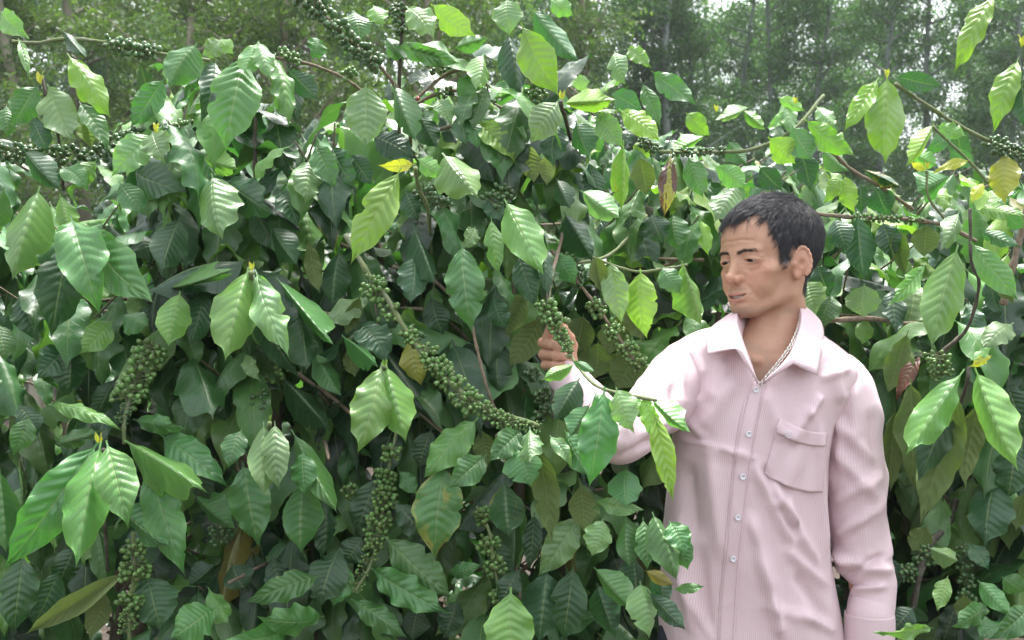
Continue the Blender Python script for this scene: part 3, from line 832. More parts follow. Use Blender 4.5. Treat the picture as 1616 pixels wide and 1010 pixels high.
    fall = [P(1196, 606, 1.770), P(1160, 549, 1.772), P(1116, 559, 1.792), P(1116, 524, 1.87), P(1150, 500, 1.975), P(1215, 490, 2.03), P(1275, 492, 1.99), P(1300, 520, 1.90), P(1291, 592, 1.785), P(1252, 574, 1.770), P(1207, 604, 1.770)]
    stand = [P(1197, 606, 1.785), P(1186, 572, 1.80), P(1176, 545, 1.83), P(1172, 530, 1.87), P(1180, 515, 1.93), P(1215, 505, 1.965), P(1246, 508, 1.945), P(1255, 520, 1.89), P(1252, 545, 1.845), P(1238, 575, 1.80), P(1204, 606, 1.785)]
    def sharp(pts, n):          # tips stay sharp: piecewise between them
        q = [np.array(x) for x in pts]; out = []
        segs = [(0, 1), (1, 2), (2, 8), (8, 9), (9, 10)]; cnt = [14, 12, 64, 12, 14]
        for (a, b), c in zip(segs, cnt):
            s = smooth_path(q[a:b + 1], c + 1) if b - a > 1 else np.linspace(q[a], q[b], c + 1)
            out.append(s[:-1])
        out.append(q[-1][None]); return np.vstack(out)
    A = sharp(fold, 0); B_ = sharp(fall, 0); C_ = sharp(stand, 0); n = len(A)
    A = smooth_path([np.array(x) for x in fold], n)
    # match the fold-line spacing to the pieces above
    rows = []
    for f in np.linspace(0, 1, 9):
        bulge = np.sin(f * np.pi) * .004
        r = A * (1 - f) + B_ * f; r[:, 1] -= bulge; r[:, 2] += bulge * .9; rows.append(r)
    st = [C_ * (1 - f) + A * f for f in np.linspace(0, .93, 5)]
    G = np.stack(st + rows, 1); m = G.shape[1]
    i, j = np.meshgrid(np.arange(n - 1), np.arange(m - 1), indexing='ij')
    me = mesh_np('collar', G.reshape(-1, 3), np.stack([i*m+j, i*m+j+1, (i+1)*m+j+1, (i+1)*m+j], -1).reshape(-1, 4))
    s = np.concatenate([[0], np.cumsum(np.linalg.norm(np.diff(B_, axis=0), axis=1))])
    set_attr(me, 'su', np.repeat(s * .9, m)); o = obj('collar', me, M_SHIRT, shirt); solid(o, .0022, 1)
    return shirt, hit

M_SEAM = plain('seam_thread', (0.50, 0.33, 0.37), .8)
M_BUTTON = plain('button', (0.70, 0.70, 0.74), .25)
M_THREAD = plain('button_thread', (0.42, 0.30, 0.36), .7)
M_SILVER = plain('silver', (0.72, 0.70, 0.66), .22, .5, 1.0)
M_TROUSER = plain('trousers', (0.035, 0.038, 0.048), .8, .3, 0, (60, .15, .002))
M_SHOE = plain('shoe', (0.05, 0.035, 0.025), .55, .4, 0, (30, .2, .002))

def build_necklace(person):
    path = smooth_path([np.array(P(1262, 492, 1.905)), np.array(P(1261, 512, 1.865)), np.array(P(1250, 541, 1.828)), np.array(P(1232, 568, 1.806)), np.array(P(1212, 592, 1.796)), np.array(P(1196, 612, 1.80))], 200)
    link = Acc(); th = np.linspace(0, 2 * np.pi, 15)
    s = np.concatenate([[0], np.cumsum(np.linalg.norm(np.diff(path, axis=0), axis=1))])
    pitch = .0052; acc = Acc(); k = 0
    for q in np.arange(pitch, s[-1] - pitch, pitch):
        c = np.array([np.interp(q, s, path[:, a]) for a in range(3)]); c2 = np.array([np.interp(q + .002, s, path[:, a]) for a in range(3)])
        T = (c2 - c) / np.linalg.norm(c2 - c); out = np.array([.25, -.95, .15]); B = np.cross(T, out); B /= np.linalg.norm(B); N_ = np.cross(B, T)
        a = .6 if k % 2 else -.6
        W = B * math.cos(a) + N_ * math.sin(a)
        ring = c + np.cos(th)[:, None] * T * .0042 + np.sin(th)[:, None] * W * .0029
        V, Fc = tube(ring, .0010, 6, False); acc.add(V, Fc); k += 1
    obj('necklace', acc.mesh('necklace'), M_SILVER, person, label='silver link chain round the neck')

def build_lower(person):
    hip = np.array(P(1185, 1010, 1.93)); acc = Acc()
    for s, kx, fx in ((-1, -.095, -.110), (1, .095, .112)):
        p = [(hip[0] + s * .07, hip[1], hip[2] + .04), (hip[0] + s * .082, hip[1], hip[2] - .12), (hip[0] + kx, hip[1] - .004, .48), (hip[0] + fx, hip[1] + .008, .10), (hip[0] + fx, hip[1] + .008, .045)]
        V, Fc, _ = sleeve_mesh(p, [.105, .10, .082, .066, .068], (0, -1, 0), [], 4.4 + s, n=70, m=36, cuff=2.)
        acc.add(V, Fc)
    obj('trousers', acc.mesh('trousers'), M_TROUSER, person)
    for s, fx in ((-1, -.110), (1, .112)):
        c = np.array([hip[0] + fx, hip[1] + .006, 0]) * 1000
        def shoe(p):
            a = s_cap(p, c + np.array([0, 35, 42]), c + np.array([s * 18, -165, 30]), 44, 36)
            a = smin(a, s_cap(p, c + np.array([0, 10, 40]), c + np.array([0, 8, 95]), 46, 46), 20)
            return smax(a, (8 - p[..., 2]) * 1.0, 6)
        V, Fc = surface_nets(shoe, c + np.array([-90, -230, -5]), c + np.array([90, 110, 120]), 7)
        obj('shoe', mesh_np('shoe', V / 1000, Fc), M_SHOE, person)
# ------------------------------------------------------------------ coffee leaves: shapes and material
NV = 9.5       # pairs of side veins
def leaf_verts(seed, nu=92, nw=14):
    r = np.random.default_rng(seed)
    arch = r.uniform(.03, .16); fold = r.choice([r.uniform(-.05, .2), r.uniform(.2, .6)], p=[.7, .3]); wave = r.uniform(.02, .062); q = r.uniform(.011, .021)
    twist = r.uniform(-.55, .55); side = r.uniform(-.05, .05); k1, k2 = r.uniform(1.6, 3.8, 2); p1, p2 = r.uniform(0, 6.28, 2); curl = r.uniform(-.02, .10)
    v = np.concatenate([[-.075, -.035], np.linspace(0, 1, nu - 2) ** .95]); u = np.linspace(-1, 1, nw + 1)
    Vv, U = np.meshgrid(v, u, indexing='ij')
    vc = np.clip(Vv, 0, 1)
    e = r.uniform(.40, .50)
    f = np.sin(np.pi * np.clip(vc, 0, 1) ** (np.log(.5) / np.log(e))) ** r.uniform(.84, 1.04)
    taper = np.clip((1 - vc) / .22, 0, 1); f = f * (.20 + .80 * taper ** .9) + .0
    rim = 1 + .012 * np.sin(NV * 2 * np.pi * (vc - .17) + 1) * np.abs(U) ** 2 + .026 * np.sin(6.28 * k2 * 1.7 * vc + p2 + 2 * U) * np.abs(U) + .035 * np.sin(6.28 * k1 * vc * 1.3 + p1 + U)
    f = np.maximum(f * rim * .5, .0)
    for _ in range(r.integers(0, 3)):      # bitten edges
        v0 = r.uniform(.2, .9); sd = r.choice([-1, 1]); f = f * (1 - r.uniform(.1, .35) * np.exp(-((vc - v0) / r.uniform(.012, .03)) ** 2) * (U * sd > 0.0))
    pet = Vv < 0.004
    f = np.where(pet, .022, np.maximum(f, .004))
    au = np.abs(U)
    x = U * f + side * 4 * vc * (1 - vc)
    ph = NV * (vc - .17 * au)
    z = 4 * arch * vc * (1 - vc) - curl * np.clip(vc - .7, 0, 1) ** 2 * 6
    z = z - fold * au * f * 1.3
    body = np.clip(vc / .08, 0, 1) * np.clip((1 - vc) / .1, 0, 1)
    z += q * ((np.sin(np.pi * ph) ** 2 + .004) ** .45 - .6) * (1 - au ** 3) * body * np.clip(au / .15, 0, 1) * 1.4
    z -= .012 * np.exp(-(U / .10) ** 2) * body
    z += wave * au ** 2.5 * np.sin(6.28 * np.where(U < 0, k1, k2) * vc + np.where(U < 0, p1, p2)) * body
    ta = twist * (vc - .3)
    x, z = x * np.cos(ta) - z * np.sin(ta) * .5, z + x * np.sin(ta)
    z = np.where(pet, U * U * .01 * 0 + 0.0, z)
    V = np.stack([x, Vv, z], -1).reshape(-1, 3)
    n, m = V.reshape(len(v), len(u), 3).shape[:2]
    i, j = np.meshgrid(np.arange(n - 1), np.arange(m - 1), indexing='ij')
    Fc = np.stack([i*m+j, i*m+j+1, (i+1)*m+j+1, (i+1)*m+j], -1).reshape(-1, 4)
    uv = np.stack([U * .5 + .5, Vv], -1).reshape(-1, 2)
    return V, Fc, uv

def leaf_material(name, stuff=False):
    t = NT(name)
    if stuff:
        a = t.n('Attribute', attribute_name='lc'); col = a.outputs['Color']; rnd = t.n('NewGeometry').outputs['Random Per Island']; dmg = 0.0
    else:
        oi = t.n('ObjectInfo'); col = oi.outputs['Color']; rnd = oi.outputs['Random']; dmg = t.math('SUBTRACT', 1.0, oi.outputs['Alpha'])
    uv = t.n('UVMap', uv_map='UVMap').outputs[0]
    sx = t.n('SeparateXYZ'); t.l(uv, sx.inputs[0]); U, Vv = sx.outputs[0], sx.outputs[1]
    au = t.math('MULTIPLY', t.math('ABSOLUTE', t.math('SUBTRACT', U, .5)), 2.0)
    ph = t.math('MULTIPLY', t.math('SUBTRACT', Vv, t.math('MULTIPLY', au, .17)), NV)
    lat = t.math('ABSOLUTE', t.math('SUBTRACT', t.math('FRACT', ph), .5))
    vein = t.maprange(lat, .462, .496, 0, 1)
    mid = t.maprange(au, .025, .055, 1, 0)
    veins = t.math('MAXIMUM', t.math('MULTIPLY', vein, .55), mid)
    off = t.n('VectorMath', operation='ADD'); t.l(uv, off.inputs[0])
    cb = t.n('CombineXYZ'); t.put(cb.inputs[0], t.math('MULTIPLY', rnd, 37.0)); t.put(cb.inputs[1], t.math('MULTIPLY', rnd, 91.0)); t.l(cb.outputs[0], off.inputs[1])
    ov = off.outputs[0]
    n1 = t.noise(ov, 3.2, 4); n2 = t.noise(ov, 24, 4); 
    hsv = t.n('HueSaturation'); t.l(col, hsv.inputs['Color'])
    t.put(hsv.inputs['Value'], t.maprange(rnd, 0, 1, .78, 1.25)); t.put(hsv.inputs['Hue'], t.maprange(t.math('FRACT', t.math('MULTIPLY', rnd, 7.7)), 0, 1, .485, .515))
    c = hsv.outputs[0]
    c = t.mix(t.maprange(n1, .35, .72, 0, .55), c, (1.35, 1.25, 0.75, 1), 'MULTIPLY')
    c = t.mix(t.maprange(n2, .55, .75, 0, .30), c, (0.5, 0.5, 0.5, 1), 'MULTIPLY')
    # paler rim and veins
    edge = t.maprange(au, .88, 1.0, 0, .32)
    c = t.mix(edge, c, t.mix(1.0, c, (1.7, 1.55, 0.9, 1), 'MULTIPLY'))
    c = t.mix(t.math('MULTIPLY', veins, .45), c, t.mix(.75, c, (0.30, 0.38, 0.16, 1)))
    # brown scorched patches, yellow round them
    if not stuff:
        ev = t.math('ADD', t.noise(ov, 2.2, 5, .65), t.math('MULTIPLY', au, .10))
        thr = t.math('SUBTRACT', .86, t.math('MULTIPLY', dmg, .40))
        c = t.mix(t.math('MULTIPLY', t.maprange(t.math('SUBTRACT', ev, thr), -.10, .0, 0, 1), .75), c, (0.34, 0.31, 0.06, 1))
        c = t.mix(t.maprange(t.math('SUBTRACT', ev, thr), .0, .03, 0, 1), c, (0.085, 0.04, 0.028, 1))
        sp = t.maprange(t.noise(ov, 55, 2), .735, .76, 0, .7); c = t.mix(sp, c, (0.10, 0.06, 0.03, 1))
    back = t.n('NewGeometry').outputs['Backfacing']
    cb_ = t.mix(.50, c, (0.17, 0.235, 0.095, 1))
    cs = t.mix(back, c, cb_)
    h = t.math('ADD', t.math('MULTIPLY', veins, -.8), t.math('MULTIPLY', n2, .5))
    nb = t.bump(h, .6, .0022)
    fine = t.noise(ov, 150, 2); nb = t.bump(fine, .16, .0006, nb)
    rough = t.math('ADD', t.mix(back, t.maprange(n1, .3, .7, .20, .36), (.62, .62, .62, 1)), t.math('MULTIPLY', t.noise(ov, 12, 3), .12))
    b = t.bsdf(Base_Color=cs, Roughness=rough, Normal=nb)
    t.put(b.inputs['Specular IOR Level'], t.maprange(back, 0, 1, .68, .2))
    tr = t.n('BsdfTranslucent')
    t.put(tr.inputs[0], t.mix(1.0, c, (1.5, 1.85, .8, 1), 'MULTIPLY')); t.l(nb, tr.inputs[1])
    mx = t.n('MixShader'); mx.inputs[0].default_value = .25; t.l(b.outputs[0], mx.inputs[1]); t.l(tr.outputs[0], mx.inputs[2])
    return t.done(mx.outputs[0])
M_LEAF = leaf_material('coffee_leaf'); M_LEAF_S = leaf_material('coffee_foliage', True)
NVAR = 30
HI = []; LO = []
for k in range(NVAR):
    V, Fc, uv = leaf_verts(100 + k); me = mesh_np('leaf', V, Fc); set_uv(me, uv); me.materials.append(M_LEAF); HI.append(me)
    V, Fc, uv = leaf_verts(100 + k, 48, 8); me = mesh_np('leaf', V, Fc); set_uv(me, uv); me.materials.append(M_LEAF); LO.append(me)
    if k < 8:
        if k == 0: SV = []
        SV.append(leaf_verts(100 + k, 26, 6))

def leaf_matrix(base, tip, width, nrm):
    d = tip - base; L = d.length; d.normalize()
    n = nrm - d * nrm.dot(d)
    if n.length < 1e-4: n = Vector((0, -1, .2)) - d * d.dot(Vector((0, -1, .2)))
    n.normalize(); x = d.cross(n)
    M = Matrix((x * width, d * L, n * L)).transposed().to_4x4(); M.translation = base
    return M

class Shrub:
    def __init__(s, x, y, label, nleaf=300):
        s.root = empty('coffee_shrub', (x, y, 0)); tag(s.root, label, 'coffee shrub', 'coffee shrubs of the hedge')
        s.n = 0; s.cap = nleaf; s.sv, s.sf, s.su, s.sc, s.k = [], [], [], [], 0; s.nb = 0
        s.inv = Matrix.Translation((-x, -y, 0))
    def leaf(s, base, tip, width, nrm, col, hi=False, dmg=0.0):
        M = leaf_matrix(base, tip, width, nrm)
        if s.n < s.cap:
            s.n += 1
            o = bpy.data.objects.new('leaf', (HI if hi else LO)[random.randrange(NVAR)]); COL.objects.link(o)
            o.parent = s.root; o.matrix_basis = s.inv @ M; o.color = (*col, 1 - dmg)
            return o
        V, Fc, uv = SV[random.randrange(len(SV))]
        A = np.array(s.inv @ M); s.sv.append(V @ A[:3, :3].T + A[:3, 3]); s.sf.append(Fc + s.k); s.su.append(uv); s.k += len(V)
        s.sc.append(np.tile((*col, 1.0), (len(V), 1)))
    def part(s, name, V, Fc, mat, label=None):
        acc = Acc(); acc.add(np.asarray(V) - np.array([s.root.location.x, s.root.location.y, 0]), Fc)
        return obj(name, acc.mesh(name), mat, s.root, label=label)
    def finish(s):
        if s.sv:
            me = mesh_np('foliage', np.vstack(s.sv), np.vstack(s.sf)); set_uv(me, np.vstack(s.su))
            a = me.attributes.new('lc', 'FLOAT_COLOR', 'POINT'); a.data.foreach_set('color', np.vstack(s.sc).ravel())
            obj('foliage', me, M_LEAF_S, s.root)['kind'] = 'stuff'

def bark(name, c1, c2, sc=30):
    t = NT(name); g = t.n('NewGeometry').outputs['Position']
    mp = t.n('Mapping'); mp.inputs['Scale'].default_value = (1, 1, .35); t.l(g, mp.inputs[0])
    n = t.noise(mp.outputs[0], sc, 5, .65); n2 = t.noise(g, sc * .2, 3)
    c = t.mix(t.maprange(n, .35, .65, 0, 1), (*c1, 1), (*c2, 1)); c = t.mix(t.maprange(n2, .5, .65, 0, .5), c, (0.20, 0.20, 0.16, 1))
    b = t.bsdf(Base_Color=c, Roughness=.85, Normal=t.bump(n, .6, .004)); return t.done(b.outputs[0])
M_TWIG = bark('twig_bark', (0.15, 0.11, 0.075), (0.27, 0.21, 0.15), 220)
M_GREENTWIG = bark('green_twig', (0.11, 0.16, 0.055), (0.17, 0.20, 0.09), 160)
M_DARKTWIG = bark('dark_twig', (0.045, 0.04, 0.03), (0.09, 0.075, 0.055), 160)
M_TRUNK = bark('coffee_bark', (0.10, 0.08, 0.06), (0.20, 0.16, 0.12), 60)
def berry_mat(name, col):
    t = NT(name); oi = t.n('ObjectInfo'); g = t.n('TexCoord').outputs['Object']
    n = t.noise(g, 160, 3); hsv = t.n('HueSaturation'); hsv.inputs['Color'].default_value = (*col, 1)
    t.put(hsv.inputs['Value'], t.maprange(oi.outputs['Random'], 0, 1, .7, 1.3)); t.put(hsv.inputs['Hue'], t.maprange(t.math('FRACT', t.math('MULTIPLY', oi.outputs['Random'], 5.3)), 0, 1, .485, .51))
    sz = t.n('SeparateXYZ'); t.l(g, sz.inputs[0])
    c = t.mix(t.maprange(n, .4, .7, 0, .4), hsv.outputs[0], (0.16, 0.24, 0.07, 1))
    c = t.mix(t.maprange(sz.outputs[2], .0048, .0054, 0, .8), c, (0.06, 0.05, 0.02, 1))
    b = t.bsdf(Base_Color=c, Roughness=.26); b.inputs['Subsurface Weight'].default_value = .1; b.inputs['Subsurface Scale'].default_value = .004
    return t.done(b.outputs[0])
M_BERRY = berry_mat('green_berry', (0.10, 0.215, 0.055)); M_BERRYD = berry_mat('dark_berry', (0.055, 0.135, 0.05)); M_BERRYR = berry_mat('red_berry', (0.45, 0.02, 0.02))
def berry_mesh(mat):
    n, m = 9, 12; T, Pp = np.meshgrid(np.linspace(0, np.pi, n), np.linspace(0, 2 * np.pi, m, endpoint=False), indexing='ij')
    r = .0056 * (1 - .10 * np.exp(-(T / .3) ** 2))
    V = np.stack([r * np.sin(T) * np.cos(Pp) * .88, r * np.sin(T) * np.sin(Pp) * .88, r * np.cos(T) * 1.12], -1).reshape(-1, 3)
    i, j = np.meshgrid(np.arange(n - 1), np.arange(m), indexing='ij')
    me = mesh_np('berry', V, np.stack([i*m+j, (i+1)*m+j, (i+1)*m+(j+1) % m, i*m+(j+1) % m], -1).reshape(-1, 4)); me.materials.append(mat); return me
BM = {'g': berry_mesh(M_BERRY), 'd': berry_mesh(M_BERRYD), 'r': berry_mesh(M_BERRYR)}
def berries(sh, pts, rad, n, size=1.0, kind='g', taper=0.0, gap=0, stalk=True):
    """one cluster round a stretch of twig: pts world points, rad spread in metres, n berries"""
    path = smooth_path([np.array(p) for p in pts], 60); c0 = path.mean(0)
    acc = Acc()
    pl = []; tries = 0
    n = int(n * 1.6)
    while len(pl) < n and tries < n * 40:
        tries += 1; f = random.random(); c = path[int(f * 59)]; T = path[min(59, int(f * 59) + 1)] - path[max(0, int(f * 59) - 1)]; T /= np.linalg.norm(T) + 1e-9
        if gap and abs(math.sin(f * math.pi * gap)) < .35: continue
        v = rng.normal(0, 1, 3); v -= T * (v @ T) * .8; v /= np.linalg.norm(v)
        sz = size * (1 - taper * f) * random.uniform(.82, 1.12); rr = rad * (1 - taper * .4 * f) * random.uniform(.55, 1.0)
        q = c + v * rr + T * random.uniform(-.004, .004)
        if all(np.linalg.norm(q - a) > .0054 * (sz + b) * .74 for a, b, _, _ in pl): pl.append((q, sz, v, c))
    for q, sz, v, c in pl:
        V, Fc = tube(np.array([c, (c + q) / 2 + [0, 0, .001], q - v * .003]), np.array([.0012, .0010, .0012]) * sz, 4, False); acc.add(V - c0, Fc)
    o = obj('berry_cluster', acc.mesh('berry_cluster'), M_GREENTWIG, sh.root); o.location = Vector(c0) - sh.root.location
    for q, sz, v, c in pl:
        b = bpy.data.objects.new('berry', BM[kind]); COL.objects.link(b); b.parent = o
        b.matrix_basis = Matrix.Translation(Vector(q - c0)) @ Vector(v).to_track_quat('Z', 'Y').to_matrix().to_4x4() @ Matrix.Diagonal((sz, sz, sz, 1))
    sh.nb += len(pl)
    return o
# ------------------------------------------------------------------ ground and the rubber trees beyond
def ground():
    n = 120; a = np.concatenate([-np.geomspace(300, 4, 30), np.linspace(-3.9, 3.9, 61), np.geomspace(4, 300, 30)])
    X, Y = np.meshgrid(a, a + 3.0, indexing='ij'); m = len(a)
    Z = np.array([noise.noise(Vector((x * .9, y * .9, 0))) * .03 + noise.noise(Vector((x * 5, y * 5, 3))) * .012 if abs(x) < 8 and abs(y) < 10 else 0 for x, y in zip(X.ravel(), Y.ravel())])
    i, j = np.meshgrid(np.arange(m - 1), np.arange(m - 1), indexing='ij')
    me = mesh_np('ground', np.stack([X.ravel(), Y.ravel(), Z - .012], -1), np.stack([i*m+j, (i+1)*m+j, (i+1)*m+j+1, i*m+j+1], -1).reshape(-1, 4))
    t = NT('soil'); g = t.n('NewGeometry').outputs['Position']
    n1 = t.noise(g, 2.2, 6, .6); n2 = t.noise(g, 40, 5, .65)
    c = t.mix(t.maprange(n1, .35, .65, 0, 1), (0.045, 0.034, 0.025, 1), (0.085, 0.062, 0.046, 1)); c = t.mix(t.maprange(n2, .4, .7, 0, .6), c, (0.035, 0.027, 0.02, 1))
    b = t.bsdf(Base_Color=c, Roughness=.95, Normal=t.bump(t.math('ADD', n1, n2), .8, .03))
    tag(obj('ground', me, t.done(b.outputs[0])), 'bare brown soil under the shrubs', kind='structure')
ground()
M_DRY = plain('dry_leaf', (0.075, 0.052, 0.033), .8, .3, 0, (20, .35, .002))
acc = Acc()
for k in range(1600):
    x = random.uniform(-2.6, 2.8); y = random.uniform(1.4, 5.2); V, Fc, uv = SV[random.randrange(8)]
    a = random.uniform(0, 6.28); L = random.uniform(.08, .17); d = Vector((math.cos(a), math.sin(a), random.gauss(0, .12)))
    M = np.array(leaf_matrix(Vector((x, y, .012 + random.random() * .025)), Vector((x, y, .012 + random.random() * .02)) + d * L, L * .42, Vector((random.gauss(0, .25), random.gauss(0, .25), 1))))
    acc.add(V @ M[:3, :3].T + M[:3, 3], Fc)
tag(obj('leaf_litter', acc.mesh('leaf_litter'), M_DRY), 'dry brown fallen leaves lying on the soil', 'leaf litter', kind='stuff')

def tree_leaf_mat():
    t = NT('rubber_leaf'); a = t.n('NewGeometry').outputs['Random Per Island']; oi = t.n('ObjectInfo')
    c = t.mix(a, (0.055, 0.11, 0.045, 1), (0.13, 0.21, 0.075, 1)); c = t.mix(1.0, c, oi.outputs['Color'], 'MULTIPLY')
    b = t.bsdf(Base_Color=c, Roughness=.45); tr = t.n('BsdfTranslucent'); t.put(tr.inputs[0], t.mix(1.0, c, (1.8, 2.0, .8, 1), 'MULTIPLY'))
    mx = t.n('MixShader'); mx.inputs[0].default_value = .38; t.l(b.outputs[0], mx.inputs[1]); t.l(tr.outputs[0], mx.inputs[2]); return t.done(mx.outputs[0])
M_RLEAF = tree_leaf_mat(); M_RBARK = bark('rubber_bark', (0.17, 0.155, 0.13), (0.33, 0.31, 0.27), 9)
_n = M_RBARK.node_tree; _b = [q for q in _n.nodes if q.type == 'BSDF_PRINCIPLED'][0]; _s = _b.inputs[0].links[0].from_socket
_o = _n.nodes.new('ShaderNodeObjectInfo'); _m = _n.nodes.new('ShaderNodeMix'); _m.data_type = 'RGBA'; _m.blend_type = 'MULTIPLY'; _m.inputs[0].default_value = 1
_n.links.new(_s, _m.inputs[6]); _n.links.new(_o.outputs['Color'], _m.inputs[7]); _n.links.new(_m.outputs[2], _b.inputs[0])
def tree_parts(seed, H=12.0, first=2.2, nl=26):
    r = np.random.default_rng(seed); 
    tp = smooth_path([(0, 0, -.1), (r.normal(0, .12), r.normal(0, .12), H * .3), (r.normal(0, .25), r.normal(0, .25), H * .6), (r.normal(0, .4), r.normal(0, .4), H * .92)], 30)
    V, Fc = tube(tp, np.linspace(.125, .03, 30), 10); tr = Acc(); tr.add(V, Fc); lim = Acc(); lv = Acc()
    lf = np.array([[0, 0, 0], [.28, .35, .03], [.22, .75, .02], [0, 1, -.05], [-.22, .75, .02], [-.28, .35, .03]]) * [.62, 1, 1]
    lfF = np.array([[0, 1, 2, 3], [0, 3, 4, 5]])
    Vs, Fs, cnt = [], [], 0
    for k in range(nl):
        f = first / H + (1 - first / H) * (k + r.random()) / nl * .97; b = tp[min(29, int(f / .92 * 29))] if f < .92 else tp[-1]
        a = r.uniform(0, 6.28); L = (1.9 - 1.1 * f) * r.uniform(.6, 1.15); up = r.uniform(.25, .9)
        e = b + np.array([math.cos(a) * L, math.sin(a) * L, up * L]); mpt = (b + e) / 2 + r.normal(0, .1, 3)
        pth = smooth_path([b, mpt, e], 10); V, Fc = tube(pth, np.linspace(.035, .010, 10), 6); lim.add(V, Fc)
        for s_ in range(6):
            q = pth[r.integers(3, 10)]; dd = r.normal(0, 1, 3); dd[2] = abs(dd[2]) * .4 - .1; dd /= np.linalg.norm(dd); e2 = q + dd * r.uniform(.3, .8)
            p2 = smooth_path([q, (q + e2) / 2 + r.normal(0, .05, 3), e2], 6); V, Fc = tube(p2, np.linspace(.010, .004, 6), 4, False); lim.add(V, Fc)
            m = int(r.integers(75, 120)); c = p2[r.integers(2, 6, m)] + r.normal(0, .15, (m, 3)) * [1.1, 1.1, .8]
            dr = r.normal(0, 1, (m, 3)); dr[:, 2] = -np.abs(dr[:, 2]) * .8 - .1; dr /= np.linalg.norm(dr, axis=1)[:, None]
            nn = r.normal(0, .6, (m, 3)) + [0, 0, 1]; x = np.cross(dr, nn); x /= np.linalg.norm(x, axis=1)[:, None]; z = np.cross(x, dr)
            sz = r.uniform(.07, .145, m)[:, None, None]
            W = c[:, None] + sz * (lf[None, :, :1] * x[:, None] + lf[None, :, 1:2] * dr[:, None] + lf[None, :, 2:] * z[:, None])
            Vs.append(W.reshape(-1, 3)); Fs.append((lfF[None] + (cnt + np.arange(m) * 6)[:, None, None]).reshape(-1, 4)); cnt += m * 6
    return tr.mesh('trunk'), lim.mesh('limbs'), mesh_np('crown', np.vstack(Vs), np.vstack(Fs), False)
VT = [tree_parts(50 + k) for k in range(5)]
for a_, b_, c_ in VT: a_.materials.append(M_RBARK); b_.materials.append(M_RBARK); c_.materials.append(M_RLEAF)
def tree(x, y, k, sc, rot, tint):
    t = empty('rubber_tree', (x, y, 0)); t.rotation_euler.z = rot; t.scale = (sc, sc, sc * random.uniform(.92, 1.1))
    tag(t, None, 'tree', 'rubber trees behind the hedge')
    for nm, me in zip(('trunk', 'limbs', 'crown'), VT[k]):
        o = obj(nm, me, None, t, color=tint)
    return t
random.seed(23)
def rows():
    # left: near and open, yellowish; right: farther
    for (Y, x0, x1, dx, sc) in ((9.5, -10.5, .3, 1.25, .62), (12.5, -13, 1.2, 1.6, .75), (16, -16, 3.5, 1.9, .85), (17, 2.0, 13.5, 1.1, .80), (20.5, -20, 20, 1.5, .90), (25, -24, 24, 1.7, 1.0), (31, -30, 30, 1.9, 1.05)):
        x = x0 + random.random()
        while x < x1:
            yy = Y + random.gauss(0, .5)
            tint = (.92, .92, .78, 1) if Y < 15 else (.68, .88, .95, 1)  # farther rows tinted bluish: haze painted into leaf and bark colour
            if -750 < CX + F * x / yy < 2300: TREES.append((ROWN[Y], CX + F * x / yy, tree(x, yy, random.randrange(5), sc * (.93 if CX + F * x / yy > 880 and Y > 15 else 1) * random.uniform(.9, 1.1), random.uniform(0, 6.28), tint)))
            x += dx * random.uniform(.75, 1.25)
TREES = []; ROWN = {9.5: 'nearest', 12.5: 'second', 16: 'third', 17: 'nearest right-hand', 20.5: 'fourth', 25: 'fifth', 31: 'farthest'}
rows()
MARKS = [(-600, 'far beyond the left edge'), (-330, 'well beyond the left edge'), (-180, 'beyond the left edge'), (-40, 'just off the left edge'), (40, 'over the left edge twig'), (130, 'over the curled leaf at upper left'), (230, 'over the upper left berries'), (330, 'over the hanging leaf pair'), (430, 'over the bare brown top twig'),
 (520, 'behind the slanting top berries'), (620, 'behind the dark upright stem'), (720, 'over the upper middle twigs'), (820, 'behind the long translucent leaves'), (920, 'right of the long translucent leaves'), (1020, 'over the forked leafy twig'),
 (1110, 'left above the man'), (1200, 'straight above the man'), (1300, 'right above the man'), (1400, 'behind the big pale hanging leaf'), (1500, 'behind the narrow hanging leaf'), (1600, 'over the right edge twig'), (1700, 'just off the right edge'), (1850, 'beyond the right edge'), (2000, 'well beyond the right edge'), (2200, 'far beyond the right edge')]
cells = {}
for rw, px, t_ in TREES: cells.setdefault((rw, min(MARKS, key=lambda m: abs(m[0] - px))[1]), []).append((px, t_))
for (rw, mk), L in cells.items():
    L.sort(key=lambda q: q[0])
    for i_, (px, t_) in enumerate(L):
        t_['label'] = 'rubber tree %s, %s row%s' % (mk, rw, '' if len(L) == 1 else (', left one', ', right one')[i_] if len(L) == 2 else (', left one', ', middle one', ', right one')[min(i_, 2)])
hz = bpy.data.meshes.new('haze'); v = [(x, y, z) for x in (-45, 45) for y in (-6, 42) for z in (-1.2, 16)]
hz.from_pydata(v, [], [(0, 1, 3, 2), (4, 6, 7, 5), (0, 4, 5, 1), (2, 3, 7, 6), (0, 2, 6, 4), (1, 5, 7, 3)])
t = NT('haze'); pv = t.n('VolumePrincipled'); pv.inputs['Color'].default_value = (.93, .97, 1, 1); pv.inputs['Density'].default_value = HAZE; pv.inputs['Anisotropy'].default_value = .3
t.l(pv.outputs[0], t.out.inputs['Volume'])
tag(obj('haze', hz, t.m), 'pale morning haze in the air', 'haze', kind='stuff')
